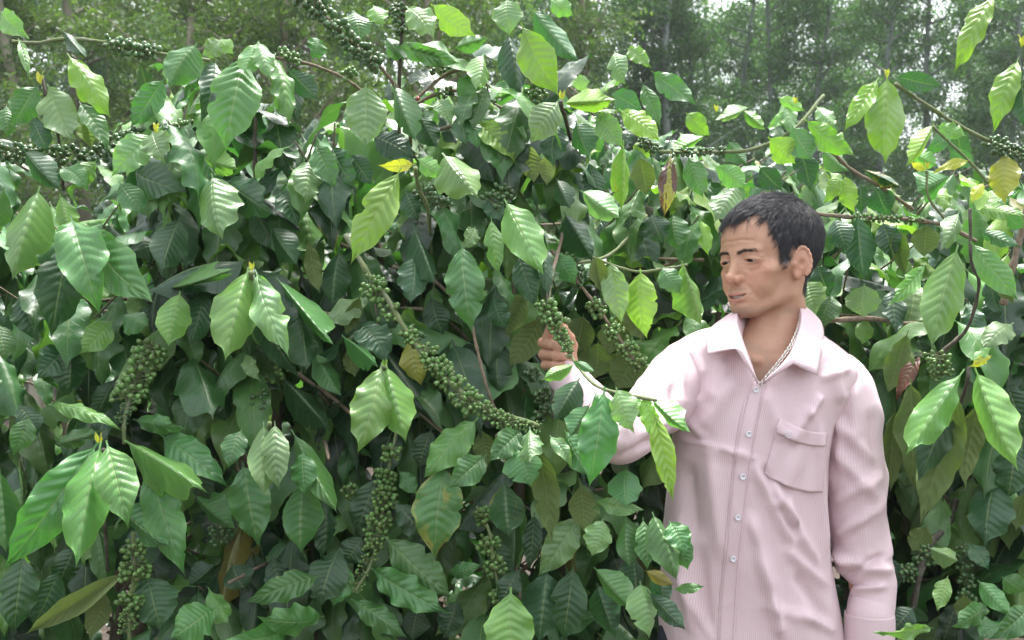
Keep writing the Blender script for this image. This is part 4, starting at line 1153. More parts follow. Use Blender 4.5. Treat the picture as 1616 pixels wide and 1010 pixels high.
# ------------------------------------------------------------------ the coffee shrubs
S = {
 'a': Shrub(-1.05, 2.35, 'coffee shrub at the left edge, a berry spike pointing down among its big leaves'),
 'b': Shrub(-0.52, 2.45, 'coffee shrub left of the middle, its bare brown top twig reaching up beside hanging leaves'),
 'c': Shrub(-0.10, 2.35, 'tall coffee shrub with the long slanting row of green berries across its front'),
 'd': Shrub(0.26, 2.40, 'coffee shrub whose fruiting branch is held in the man\'s hand'),
 'e': Shrub(0.56, 2.85, 'coffee shrub right behind the man, pale leaves and bare twigs round his head'),
 'f': Shrub(0.98, 2.75, 'coffee shrub right of the man, dark wavy leaves hanging under a bare twig'),
 'g': Shrub(1.22, 2.25, 'coffee shrub at the right edge, big glossy leaves over olive undersides'),
 'h': Shrub(0.95, 2.05, 'low coffee shrub at the bottom right beside the man\'s cuff', 160),
}
LC = {'L': (.120, .262, .070), 'M': (.056, .162, .048), 'D': (.018, .066, .026), 'G': (.027, .086, .036), 'P': (.135, .25, .105), 'T': (.165, .31, .05),  # besides leaf colour, P holds painted gloss and T painted backlight
      'O': (.075, .115, .030), 'N': (.17, .22, .10), 'Y': (.46, .47, .06), 'B': (.12, .045, .03), 'K': (.24, .235, .05)}
LEAN = {'L': .45, 'M': .25, 'D': .05, 'G': .45, 'P': .65, 'T': .15, 'O': .1, 'N': .1, 'Y': .2, 'B': .1, 'K': .1}
def hero(sk, Y, bx, by, tx, ty, w, k='M', lean=None, roll=None, dmg=0.0):
    lean = LEAN[k] if lean is None else lean
    plen = math.hypot(tx - bx, ty - by) / F * Y
    dy = lean * plen * random.uniform(.7, 1.3)
    B = P(bx, by, Y + dy * .5); T = P(tx, ty, Y - dy * .5)
    d = (T - B).normalized(); v = (Vector((0, 0, CH)) - (B + T) / 2).normalized()
    n = v - d * v.dot(d); n.normalize()
    a = math.radians(random.uniform(-22, 22) if roll is None else roll)
    n = Matrix.Rotation(a, 3, d) @ n
    ax = Matrix.Rotation(0, 3, d) @ n
    if k in 'ON': n = -n
    S[sk].leaf(B, T, w / F * Y / max(.6, math.cos(a)) * 1.04, n, tuple(q * 1.12 for q in LC[k]), True, dmg)  # front leaves' colour lifted, so the foliage behind reads as shaded gaps

H = [
# top left
('b',1.95,384,94,357,241,76,'M'),('b',1.93,406,69,384,116,34,'P'),('b',1.92,409,69,426,126,34,'P'),('b',1.97,347,64,318,91,30,'P'),('b',1.98,349,62,369,86,22,'L'),
('b',2.0,308,72,266,140,56,'M'),('b',2.05,256,128,205,202,42,'M'),('b',2.0,340,101,318,192,42,'G'),('b',2.0,434,94,455,205,34,'L'),('b',2.02,455,111,502,158,36,'D'),
('b',2.03,461,111,468,195,30,'D'),('b',2.1,414,175,380,256,46,'D'),('b',2.1,434,175,455,286,52,'G'),('a',2.0,111,91,175,187,42,'T',.1),('a',1.98,101,50,135,89,22,'G'),
('a',1.95,2,20,45,62,32,'L'),('a',1.94,30,64,47,125,14,'P'),('a',1.98,77,138,118,226,54,'P',.3),('a',1.99,57,138,20,202,46,'M'),('a',2.0,10,168,13,216,30,'M'),
('a',1.97,50,185,74,239,30,'D'),('a',2.0,128,165,172,242,34,'M'),('a',2.02,133,178,145,236,32,'N'),('b',1.95,236,215,175,279,50,'P',.5),('b',1.93,241,210,259,257,46,'P'),
('b',2.0,215,269,296,303,58,'G',.9),('b',1.92,335,280,350,378,66,'P',.5),('b',1.97,488,256,481,323,48,'P'),('b',1.97,357,286,434,340,60,'G',.9),('b',2.0,323,249,377,266,38,'L'),
('a',1.85,60,303,19,443,64,'L'),('a',1.95,40,240,95,300,40,'D'),('a',1.97,100,265,140,300,34,'M'),('b',2.0,150,255,110,300,34,'L'),('b',1.98,190,290,230,340,40,'M'),
('b',2.0,440,300,470,360,40,'G'),('b',1.98,500,230,530,300,40,'M'),('c',2.0,525,235,560,300,40,'G'),
('a',1.9,5,300,-30,360,50,'M'),('a',1.95,95,310,110,365,34,'L'),
# left middle
('a',1.86,114,350,156,494,74,'M',.4),('a',1.95,111,384,81,532,68,'G',.3),('a',1.9,145,360,242,478,60,'M',.5,30),('b',1.85,283,465,266,547,50,'L',.2),
('b',1.78,390,431,355,572,72,'L',.45,0),('b',1.80,406,434,455,562,50,'P',.45,10),('b',1.84,441,444,522,542,34,'M',.6),('b',1.88,471,491,485,586,50,'G'),('b',1.9,400,488,471,596,46,'D'),
('b',1.95,283,347,254,429,56,'G',.5),('b',1.93,323,458,300,545,46,'G',.6),('a',1.9,175,508,125,559,42,'L'),('a',1.92,195,498,236,515,40,'M'),('a',1.98,111,545,57,599,50,'G',.6),
('a',1.98,111,549,108,626,50,'D'),('a',1.8,84,640,192,677,26,'L',.7,-20),('a',1.85,215,663,293,677,30,'M',.8),('b',1.95,448,599,522,680,45,'D',.4),('b',1.95,498,559,539,626,36,'M'),
('b',1.92,387,562,412,603,22,'P'),('b',1.97,488,380,505,465,26,'O'),('b',2.0,535,400,525,485,42,'D'),('b',1.85,269,454,364,427,30,'M',.8),('a',1.9,0,515,10,570,42,'M'),
('b',2.0,215,367,236,417,42,'G'),('b',2.05,330,380,360,430,40,'D'),('b',2.05,400,330,440,400,44,'D'),('a',1.95,30,470,60,540,46,'D'),('b',2.0,240,480,225,540,40,'D'),
('b',2.0,430,360,470,420,40,'G'),('a',2.0,180,600,150,660,36,'D'),('b',2.0,330,590,360,670,46,'D'),('b',2.02,270,560,300,640,40,'D'),
# bottom left
('a',1.70,148,707,3,902,74,'M',.35,0),('a',1.66,157,709,120,897,68,'L',.4,0),('a',1.66,170,704,202,833,62,'L',.5,0),('a',1.72,205,700,328,778,56,'L',.7,-15),('a',1.74,189,801,266,862,48,'M',.4,30),
('a',1.76,236,737,293,912,58,'M',.2,0),('b',1.85,259,690,364,771,52,'M',.4),('b',1.88,310,781,370,835,42,'M'),('b',1.80,384,737,409,865,62,'M',.1),('b',1.74,416,673,417,781,46,'P',.5,0),
('b',1.74,434,672,441,776,44,'P',.5,8),('b',1.77,465,687,532,808,42,'M',.5),('b',1.76,478,714,481,781,40,'M'),('b',1.80,478,764,475,875,60,'M',.1),('b',1.80,380,680,360,741,38,'M',.6),
('b',1.86,512,788,508,885,36,'D'),('a',1.86,194,906,40,1000,34,'N',.1,0),('a',1.88,165,936,141,1010,36,'N',.1),('a',1.86,37,882,20,1003,56,'G',.2),('a',1.88,91,906,50,990,46,'D'),
('b',1.85,232,912,256,997,72,'G',.2,0),('b',1.9,337,892,296,926,36,'D'),('b',1.9,367,892,387,933,46,'D'),('b',1.78,498,911,384,953,42,'M',.7),('b',1.74,505,973,404,973,46,'M',.8,-20),
('b',1.76,337,960,269,1007,60,'M',.6),('b',1.72,455,993,350,1014,46,'M',.8),('b',1.85,535,869,505,956,60,'G',.3),('a',1.84,0,747,10,872,52,'M',.2),('a',1.8,91,700,168,677,28,'M',.8),
('b',1.9,300,700,330,800,44,'D'),('b',1.92,430,880,450,950,40,'D'),('b',1.82,330,930,360,985,34,'L',.5),('a',1.92,120,860,90,930,40,'D'),('a',1.9,30,640,60,690,36,'D'),('a',1.88,45,660,20,720,36,'M'),
('b',1.8,560,949,644,1007,36,'M',.6),('c',1.88,570,848,540,892,42,'D'),
# top middle
('c',1.92,577,138,574,236,62,'P',.35,0),('c',1.95,624,138,656,224,42,'M',.5),('c',1.98,644,13,685,61,44,'P',.4),('c',2.0,685,10,750,57,38,'T'),('c',2.0,631,74,728,101,30,'M',.5),
('c',1.96,800,0,803,57,46,'P',.3),('c',1.98,826,44,882,152,56,'T',.1),('c',2.0,843,20,914,98,42,'M',.1),('c',1.95,762,88,752,141,36,'P'),('c',2.0,803,57,819,158,40,'D',.2),
('c',2.02,742,118,728,168,32,'M'),('c',1.98,728,178,735,232,34,'G',.4),('c',1.98,742,188,755,236,25,'M'),('c',1.98,752,192,816,259,38,'T',.2),('d',1.90,880,162,836,226,50,'P',.4,0),
('d',1.93,893,162,971,158,36,'T',.5),('d',1.97,880,199,873,263,42,'D',.2),('d',1.98,910,195,930,249,42,'G',.3),('d',1.93,944,182,984,236,38,'L'),('d',1.95,981,175,1042,222,38,'T',.3),
('d',1.94,984,229,981,335,28,'T',.1,None,.35),('d',1.96,1058,246,1048,345,28,'K',.1,None,.8),('d',2.0,833,229,843,290,32,'N'),('d',2.0,863,246,863,293,26,'N'),('c',1.86,661,252,708,279,30,'L',.7),
('c',1.82,702,246,755,313,66,'L',.5),('c',1.80,628,275,553,418,56,'T',.2,0),('c',1.84,651,259,596,261,20,'Y',.4),('d',2.0,1032,115,1100,165,36,'M',.3),('d',2.0,971,84,988,135,34,'P'),
('d',2.02,991,77,1028,108,25,'L'),('d',2.0,967,148,1015,175,36,'M',.6),('d',2.02,1015,135,1042,202,26,'M'),('c',2.0,590,215,654,249,46,'D',.5),('d',1.9,920,303,981,345,42,'P',.6),
('c',2.0,553,246,587,293,36,'D'),('c',2.0,691,158,712,199,30,'P'),('c',2.0,590,10,604,40,32,'L'),('c',2.0,560,20,570,67,42,'M'),('d',2.0,904,135,931,128,25,'P'),
('c',2.02,500,60,492,95,30,'M'),('c',2.0,660,180,690,235,40,'D'),('c',1.95,770,310,790,350,34,'G'),('d',1.95,880,285,900,330,34,'G'),('c',1.97,640,300,660,350,36,'D'),
('c',2.05,720,75,770,60,26,'M'),('c',2.05,610,60,640,95,28,'M'),('d',2.0,870,0,905,25,30,'L'),('d',2.0,1010,250,1020,310,36,'O'),('d',2.05,930,260,945,320,36,'D'),
# middle
('c',1.84,729,391,745,525,60,'M',.15,0),('d',1.83,800,322,858,434,60,'L',.4,0),('d',1.88,819,404,846,488,40,'D',.3),('d',1.87,856,384,866,475,26,'G'),('c',1.88,776,350,789,438,30,'L',.3),
('c',1.88,749,360,729,394,26,'P',.9),('c',1.90,654,360,685,444,40,'G',.5),('c',1.9,654,407,648,481,46,'G',.4),('c',1.74,601,581,564,716,65,'L',.35,0),('c',1.74,611,581,640,698,58,'L',.35,0),
('c',1.84,543,532,597,579,28,'M',.6),('c',1.95,570,512,612,575,54,'G',.7),('c',1.94,651,532,665,609,42,'K',.1),('c',1.96,567,471,545,530,26,'O'),('c',1.96,553,549,560,596,28,'O'),
('d',1.96,853,502,803,579,42,'O',.1),('d',1.97,830,465,799,532,42,'O',.1,None,.3),('c',1.98,789,542,789,623,46,'G',.5),('d',1.98,964,417,981,512,40,'P',.1),('d',2.0,1011,431,1021,535,50,'T',.0),
('d',2.0,893,340,937,414,46,'D'),('d',1.98,941,407,951,465,28,'O'),('d',2.1,1008,549,971,616,60,'O',.1),('d',2.12,944,542,935,600,56,'O'),('d',2.12,920,500,905,560,50,'O'),('d',2.12,975,500,960,560,50,'O'),
('d',1.60,912,601,874,664,46,'G',.4,10),('d',1.55,953,620,930,768,60,'M',.1,5),('d',1.57,940,622,968,672,34,'M',.3),('d',1.53,974,616,1000,684,46,'P',.4,20),('d',1.52,1016,625,1040,702,26,'T',.2),('d',1.52,1030,631,1088,683,34,'L',.5),
('d',1.50,1033,656,1062,792,34,'T',.1),('d',1.54,990,622,1012,660,30,'L',.5),('d',1.60,904,576,856,599,22,'L',.4),('d',2.15,995,340,1008,392,42,'D'),('d',2.15,1028,340,1045,384,46,'D'),('d',2.15,1062,340,1070,395,40,'M'),('d',2.0,1045,424,1075,465,36,'M'),
('d',2.0,1078,418,1108,512,42,'L',.1),('c',1.98,680,470,700,530,40,'D'),('c',2.0,600,480,630,520,34,'D'),('d',2.02,750,540,720,600,40,'D'),('c',1.9,780,470,800,520,34,'D'),
('d',1.97,880,400,910,450,34,'M'),('d',1.58,905,570,940,588,14,'M'),('d',1.56,930,640,900,690,30,'M'),('d',1.9,868,640,905,660,26,'G'),('d',2.1,1000,480,1015,540,44,'O'),
# bottom middle
('c',1.82,749,665,668,755,52,'L',.3),('c',1.80,700,740,686,884,76,'M',.1,0,.5),('c',1.72,765,720,708,771,46,'M',.5),('c',1.70,820,680,769,730,42,'M',.6),('c',1.68,836,677,838,730,36,'P',.9),
('c',1.68,816,710,838,768,60,'M',.4),('c',1.74,796,764,803,848,56,'G',.2,None,.25),('d',1.72,850,707,872,858,42,'O',.0,0),('d',1.68,893,683,934,754,42,'M',.4),('d',1.68,870,690,904,737,22,'P'),
('d',1.74,917,768,921,840,42,'O',.1),('d',1.76,910,818,848,911,50,'P',.2,0),('c',1.84,843,815,835,900,30,'D'),('d',1.72,988,741,988,801,52,'M',.5,0),('d',1.74,941,791,1018,805,26,'P',.6),
('d',1.66,951,822,934,879,42,'P',.2),('d',1.64,988,825,993,896,38,'M',.3),('d',1.63,1015,822,1021,899,32,'M',.3),('d',1.60,1032,815,1069,916,45,'M',.4),('d',1.60,1058,825,1082,878,40,'M',.4),
('d',1.66,941,899,995,960,42,'M',.4),('d',1.62,1011,923,1025,1008,46,'P',.2),('d',1.60,1025,936,1083,996,30,'D',.3),('d',1.60,1021,902,1065,923,20,'K'),('d',1.60,1065,930,1112,925,16,'M'),
('d',1.84,863,906,850,1016,66,'G',.1,0),('d',1.84,904,899,890,1012,56,'D',.1),('d',1.86,944,926,971,1007,46,'D'),('c',1.66,806,936,803,1066,76,'L',.3,0),('c',1.82,612,852,712,943,60,'M',.3),
('c',1.80,590,899,712,970,46,'M',.4),('c',1.84,624,795,678,858,42,'D'),('c',1.88,631,744,658,781,26,'M'),('c',1.9,594,757,560,848,46,'D'),('c',1.84,708,906,759,892,24,'M',.6),
('c',1.9,680,680,660,740,40,'D'),('c',1.88,780,850,800,930,40,'D'),('d',1.82,820,900,790,960,36,'D'),('c',1.92,720,950,700,1010,40,'D'),('c',1.88,660,960,650,1014,40,'D'),('d',1.84,1000,880,1005,950,40,'D'),
('c',1.86,545,890,525,960,40,'M'),('c',1.86,600,950,620,1010,46,'D'),('d',1.9,760,680,770,740,36,'O'),('d',1.62,1065,840,1086,900,36,'M',.3),('d',1.62,1040,905,1050,960,34,'D'),
# top right
('f',1.95,1400,126,1398,261,58,'T',.1,0),('f',1.97,1383,128,1331,209,30,'T',.2),('f',1.97,1417,121,1491,138,30,'G',.5),('f',2.05,1275,192,1349,246,36,'T',.3),('f',2.06,1252,202,1282,253,42,'M'),
('f',2.08,1215,219,1255,259,42,'T',.2),('g',1.80,1565,-4,1504,121,34,'T',.1),('g',1.85,1605,98,1567,209,36,'T',.1),('g',1.84,1614,120,1622,209,40,'D'),('g',2.0,1471,199,1430,263,26,'T'),
('g',2.0,1481,199,1525,215,26,'L'),('g',1.98,1528,253,1471,273,15,'Y'),('g',1.98,1461,269,1437,256,12,'Y'),('g',1.95,1551,290,1533,320,18,'Y',.1),('g',1.98,1585,246,1585,323,46,'K',.1,None,.25),
('f',2.1,1322,279,1299,323,24,'T'),('f',2.1,1333,279,1349,337,28,'T'),('f',2.1,1366,269,1423,296,22,'D',.4,None,.6),('g',1.92,1545,333,1622,342,26,'L',.6),('e',2.2,1087,249,1110,313,36,'M'),
('e',2.2,1130,263,1178,296,36,'L'),('e',2.2,1160,290,1128,348,48,'P',.7),('f',2.15,1262,236,1279,303,36,'D'),('e',2.2,1085,180,1120,215,30,'T'),('e',2.2,1174,175,1208,205,20,'L'),('e',2.2,1242,182,1211,202,20,'L'),
('e',2.2,1180,170,1130,190,20,'P'),('f',2.15,1359,290,1360,340,26,'D'),('f',2.15,1383,296,1403,342,40,'D'),('g',2.1,1497,279,1450,303,50,'M',.5),('g',2.1,1500,240,1540,265,26,'M'),
('e',2.2,1230,155,1270,175,20,'L'),('e',2.2,1240,160,1250,215,28,'P'),('f',2.1,1290,170,1320,205,26,'P'),('g',2.1,1500,215,1460,240,24,'M'),('g',2.05,1570,270,1616,300,30,'M'),('f',2.2,1300,240,1340,270,30,'M'),
('e',2.25,1110,215,1060,240,26,'L'),('e',2.25,1150,225,1180,260,30,'M'),('e',2.25,1200,265,1235,300,34,'D'),('g',2.1,1440,240,1480,262,30,'L'),
# right
('g',1.80,1509,397,1470,549,60,'L',.2,0),('g',1.84,1458,421,1401,483,26,'L'),('g',1.86,1512,338,1484,396,32,'P'),('g',1.84,1536,387,1608,475,42,'L',.3),('g',1.86,1559,411,1600,481,30,'O'),
('g',1.88,1543,364,1612,390,24,'M',.5),('f',2.05,1354,343,1364,441,46,'G',.1,0),('f',2.05,1320,347,1337,397,40,'G'),('f',2.06,1394,353,1408,411,38,'D'),('f',2.06,1415,360,1428,438,26,'O'),
('f',2.08,1462,357,1458,407,40,'O'),('f',2.1,1364,451,1364,502,52,'P',.1,0,.15),('f',2.1,1314,468,1297,520,42,'M'),('f',2.12,1367,505,1360,545,28,'L',.1,None,.3),('f',2.1,1275,446,1287,497,48,'P'),
('f',2.1,1408,458,1415,529,36,'G'),('g',1.98,1431,529,1401,622,40,'O',.1),('g',1.96,1452,562,1413,632,22,'B',.1,None,.0),('g',1.76,1516,591,1430,717,54,'L',.35,0),('g',1.74,1543,591,1606,744,56,'L',.35,10),
('g',1.82,1512,630,1452,828,62,'O',.0,0),('g',1.85,1545,640,1522,774,42,'O',.1),('g',1.84,1500,620,1448,761,60,'D',.2),('g',1.92,1596,512,1546,558,40,'P'),('g',1.85,1563,550,1530,570,14,'L'),
('g',1.84,1563,562,1529,579,15,'Y'),('g',1.93,1438,609,1442,771,50,'O',.1),('g',1.95,1412,650,1405,780,32,'O'),('g',1.96,1570,761,1556,862,62,'G',.2),('g',2.0,1462,832,1438,872,36,'O'),
('h',1.95,1468,865,1512,885,30,'P',.8),('h',1.9,1495,912,1479,966,26,'L'),('h',1.92,1522,939,1524,982,30,'O'),('h',1.72,1468,991,1376,998,24,'L',.8,-30),('h',1.85,1546,919,1596,973,32,'M',.6),
('h',1.8,1622,960,1560,1010,40,'M',.6),('h',1.85,1556,956,1500,990,34,'M',.7),('h',1.85,1583,912,1620,935,34,'M'),('g',1.95,1616,781,1603,838,30,'O'),('g',1.95,1603,704,1590,790,52,'D'),
('g',1.98,1470,440,1490,500,34,'D'),('g',1.98,1560,440,1580,500,30,'D'),('g',2.0,1530,480,1540,540,34,'G'),('f',2.1,1330,560,1345,600,30,'D'),('f',2.12,1290,420,1310,470,36,'D'),
('g',1.95,1590,610,1616,690,50,'D'),('h',1.9,1440,960,1400,1005,40,'D'),('h',1.9,1590,985,1540,1014,36,'M',.7),('h',2.0,1400,880,1420,930,32,'D'),('h',1.95,1530,860,1560,900,28,'G'),('g',1.88,1590,340,1616,360,22,'M'),
]
for h in H:
    hero(*h)

# twigs and branches: shrub, material, radius in photo pixels, pixel points with their distance
T = [
('a',M_GREENTWIG,3,[(20,66,2.0),(60,68,2.0),(100,62,2.0),(160,66,2.02),(250,84,2.05),(330,95,2.12)]),
('b',M_TWIG,2.6,[(385,85,2.05),(430,90,2.05),(500,105,2.08),(560,135,2.12),(600,180,2.2)]),
('b',M_DARKTWIG,2.8,[(403,185,2.05),(403,290,2.05),(410,360,2.15)]),
('a',M_DARKTWIG,2.5,[(66,120,2.0),(75,160,2.0),(92,215,2.05),(100,300,2.15)]),
('b',M_DARKTWIG,2.5,[(262,215,1.98),(285,260,2.02),(310,290,2.05)]),
('c',M_TWIG,3,[(480,-20,1.9),(530,45,1.92),(600,105,1.98),(640,170,2.05),(650,260,2.2)]),
('c',M_TWIG,2.8,[(655,158,2.05),(700,120,2.05),(745,105,2.05)]),
('c',M_TWIG,3,[(640,172,2.08),(700,145,2.08),(745,148,2.06),(800,175,2.05)]),
('c',M_TWIG,3,[(650,215,2.12),(745,192,2.06),(820,180,2.03),(880,165,2.0)]),
('c',M_DARKTWIG,3,[(638,-15,2.05),(634,60,2.05),(630,135,2.08),(630,220,2.15)]),
('c',M_GREENTWIG,4,[(545,370,1.92),(580,430,1.9),(610,470,1.88),(640,520,1.86),(690,585,1.83),(760,640,1.78),(850,672,1.72)]),
('c',M_TWIG,2.5,[(745,515,1.86),(755,560,1.86),(768,610,1.86),(780,645,1.88)]),
('d',M_TWIG,3,[(905,290,2.15),(885,380,2.0),(865,470,1.86),(885,530,1.835),(900,560,1.80)]),('d',M_GREENTWIG,2.6,[(900,560,1.80),(915,582,1.74),(940,608,1.64),(975,620,1.56),(1036,632,1.51)]),
('d',M_GREENTWIG,2.6,[(1020,340,2.2),(965,400,2.1),(900,418,2.0)]),
('d',M_TWIG,2.6,[(870,395,2.0),(920,455,1.98),(960,510,1.98),(1005,575,1.98)]),
('d',M_GREENTWIG,2.3,[(930,405,2.02),(1000,428,2.03),(1050,424,2.03),(1085,418,2.02)]),
('c',M_TWIG,2.6,[(620,420,2.05),(680,440,2.05),(745,500,2.06)]),('c',M_TWIG,2.6,[(600,485,2.08),(690,495,2.06),(760,560,2.1)]),
('b',M_TWIG,3,[(480,485,2.05),(535,503,2.02),(590,540,2.0)]),('b',M_TWIG,3,[(470,590,2.05),(540,640,2.0),(600,700,2.05)]),
('c',M_TWIG,2.6,[(650,640,2.0),(690,675,1.95),(720,700,1.95)]),
('e',M_GREENTWIG,3,[(1040,240,2.2),(1130,240,2.2),(1190,235,2.2),(1252,205,2.2),(1300,150,2.25)]),
('f',M_TWIG,3,[(1285,210,2.1),(1340,265,2.1),(1385,292,2.12),(1440,330,2.2)]),
('f',M_GREENTWIG,3,[(1412,132,1.98),(1500,190,2.0),(1560,222,2.0),(1630,250,2.05)]),
('f',M_TWIG,3.4,[(1270,336,2.1),(1350,343,2.1),(1430,346,2.1),(1490,356,2.1),(1540,380,2.15)]),
('f',M_TWIG,4.2,[(1250,515,2.12),(1310,506,2.1),(1377,503,2.1),(1440,512,2.1),(1510,508,2.12)]),
('g',M_TWIG,5,[(1583,480,1.95),(1603,400,1.95),(1620,330,1.95),(1635,240,2.0)]),
('g',M_DARKTWIG,2.6,[(1531,330,1.9),(1533,410,1.9),(1545,450,1.9),(1525,520,1.92),(1480,560,1.95)]),
('g',M_GREENTWIG,2.2,[(1463,270,1.98),(1465,310,1.98),(1490,345,2.0)]),('g',M_GREENTWIG,2.2,[(1472,200,2.0),(1530,255,2.0),(1560,290,2.0)]),
('g',M_DARKTWIG,2.6,[(1528,580,1.8),(1527,600,1.8),(1515,640,1.86),(1500,700,1.98)]),
('h',M_DARKTWIG,5,[(1508,790,2.1),(1495,830,2.05),(1462,868,2.0),(1440,960,2.0)]),('g',M_TWIG,4,[(1480,560,2.0),(1540,520,2.02),(1616,530,2.05)]),
('c',M_GREENTWIG,2.6,[(626,680,1.92),(612,750,1.9),(600,830,1.88),(585,890,1.86),(560,935,1.84)]),
('c',M_GREENTWIG,2.6,[(752,800,1.9),(772,840,1.86),(778,885,1.85),(790,940,1.84)]),
('a',M_GREENTWIG,3,[(210,840,1.85),(212,900,1.84),(205,960,1.83),(204,1010,1.83)]),('a',M_DARKTWIG,3,[(163,710,1.74),(163,780,1.85),(170,900,1.95)]),
('a',M_GREENTWIG,3,[(240,540,1.95),(215,600,1.9),(197,660,1.85),(196,700,1.85)]),
('d',M_DARKTWIG,10,[(1020,330,2.3),(1016,380,2.3),(1010,440,2.35)]),('b',M_TRUNK,10,[(438,580,2.2),(436,650,2.2),(430,720,2.2)]),('c',M_TRUNK,12,[(556,690,2.1),(548,740,2.1),(545,800,2.1)]),
('e',M_TWIG,2.6,[(1100,395,2.25),(1060,415,2.25),(1000,440,2.25)]),('e',M_TWIG,2.4,[(1110,410,2.25),(1040,408,2.25),(990,395,2.3)]),('d',M_DARKTWIG,2.6,[(848,560,2.0),(870,600,1.96),(872,660,1.94)]),
('b',M_GREENTWIG,3.2,[(396,430,1.80),(400,470,1.9),(430,540,2.0),(425,590,2.02)]),('b',M_GREENTWIG,3,[(425,668,1.76),(428,700,1.84),(440,760,1.95)]),('c',M_GREENTWIG,3,[(606,578,1.76),(608,610,1.85),(600,680,1.95)]),
('c',M_GREENTWIG,3,[(655,265,1.83),(662,300,1.88),(675,330,1.92),(680,400,2.0)]),('d',M_DARKTWIG,3,[(884,160,1.93),(893,190,1.98),(905,240,2.1)]),
]
for sk, mt, r, pts in T:
    p = smooth_path([np.array(P(*q)) for q in pts], 8 * len(pts)); Ym = np.mean([q[2] for q in pts]); n = len(p)
    rad = r / F * Ym * (1 + .10 * np.sin(np.arange(n) * 1.1)) * (1 + .25 * (np.arange(n) % 8 == 0))
    p = p + rng.normal(0, r * .06 / F * Ym, p.shape)
    V, Fc = tube(p, rad, 8); S[sk].part('branch', V, Fc, mt)

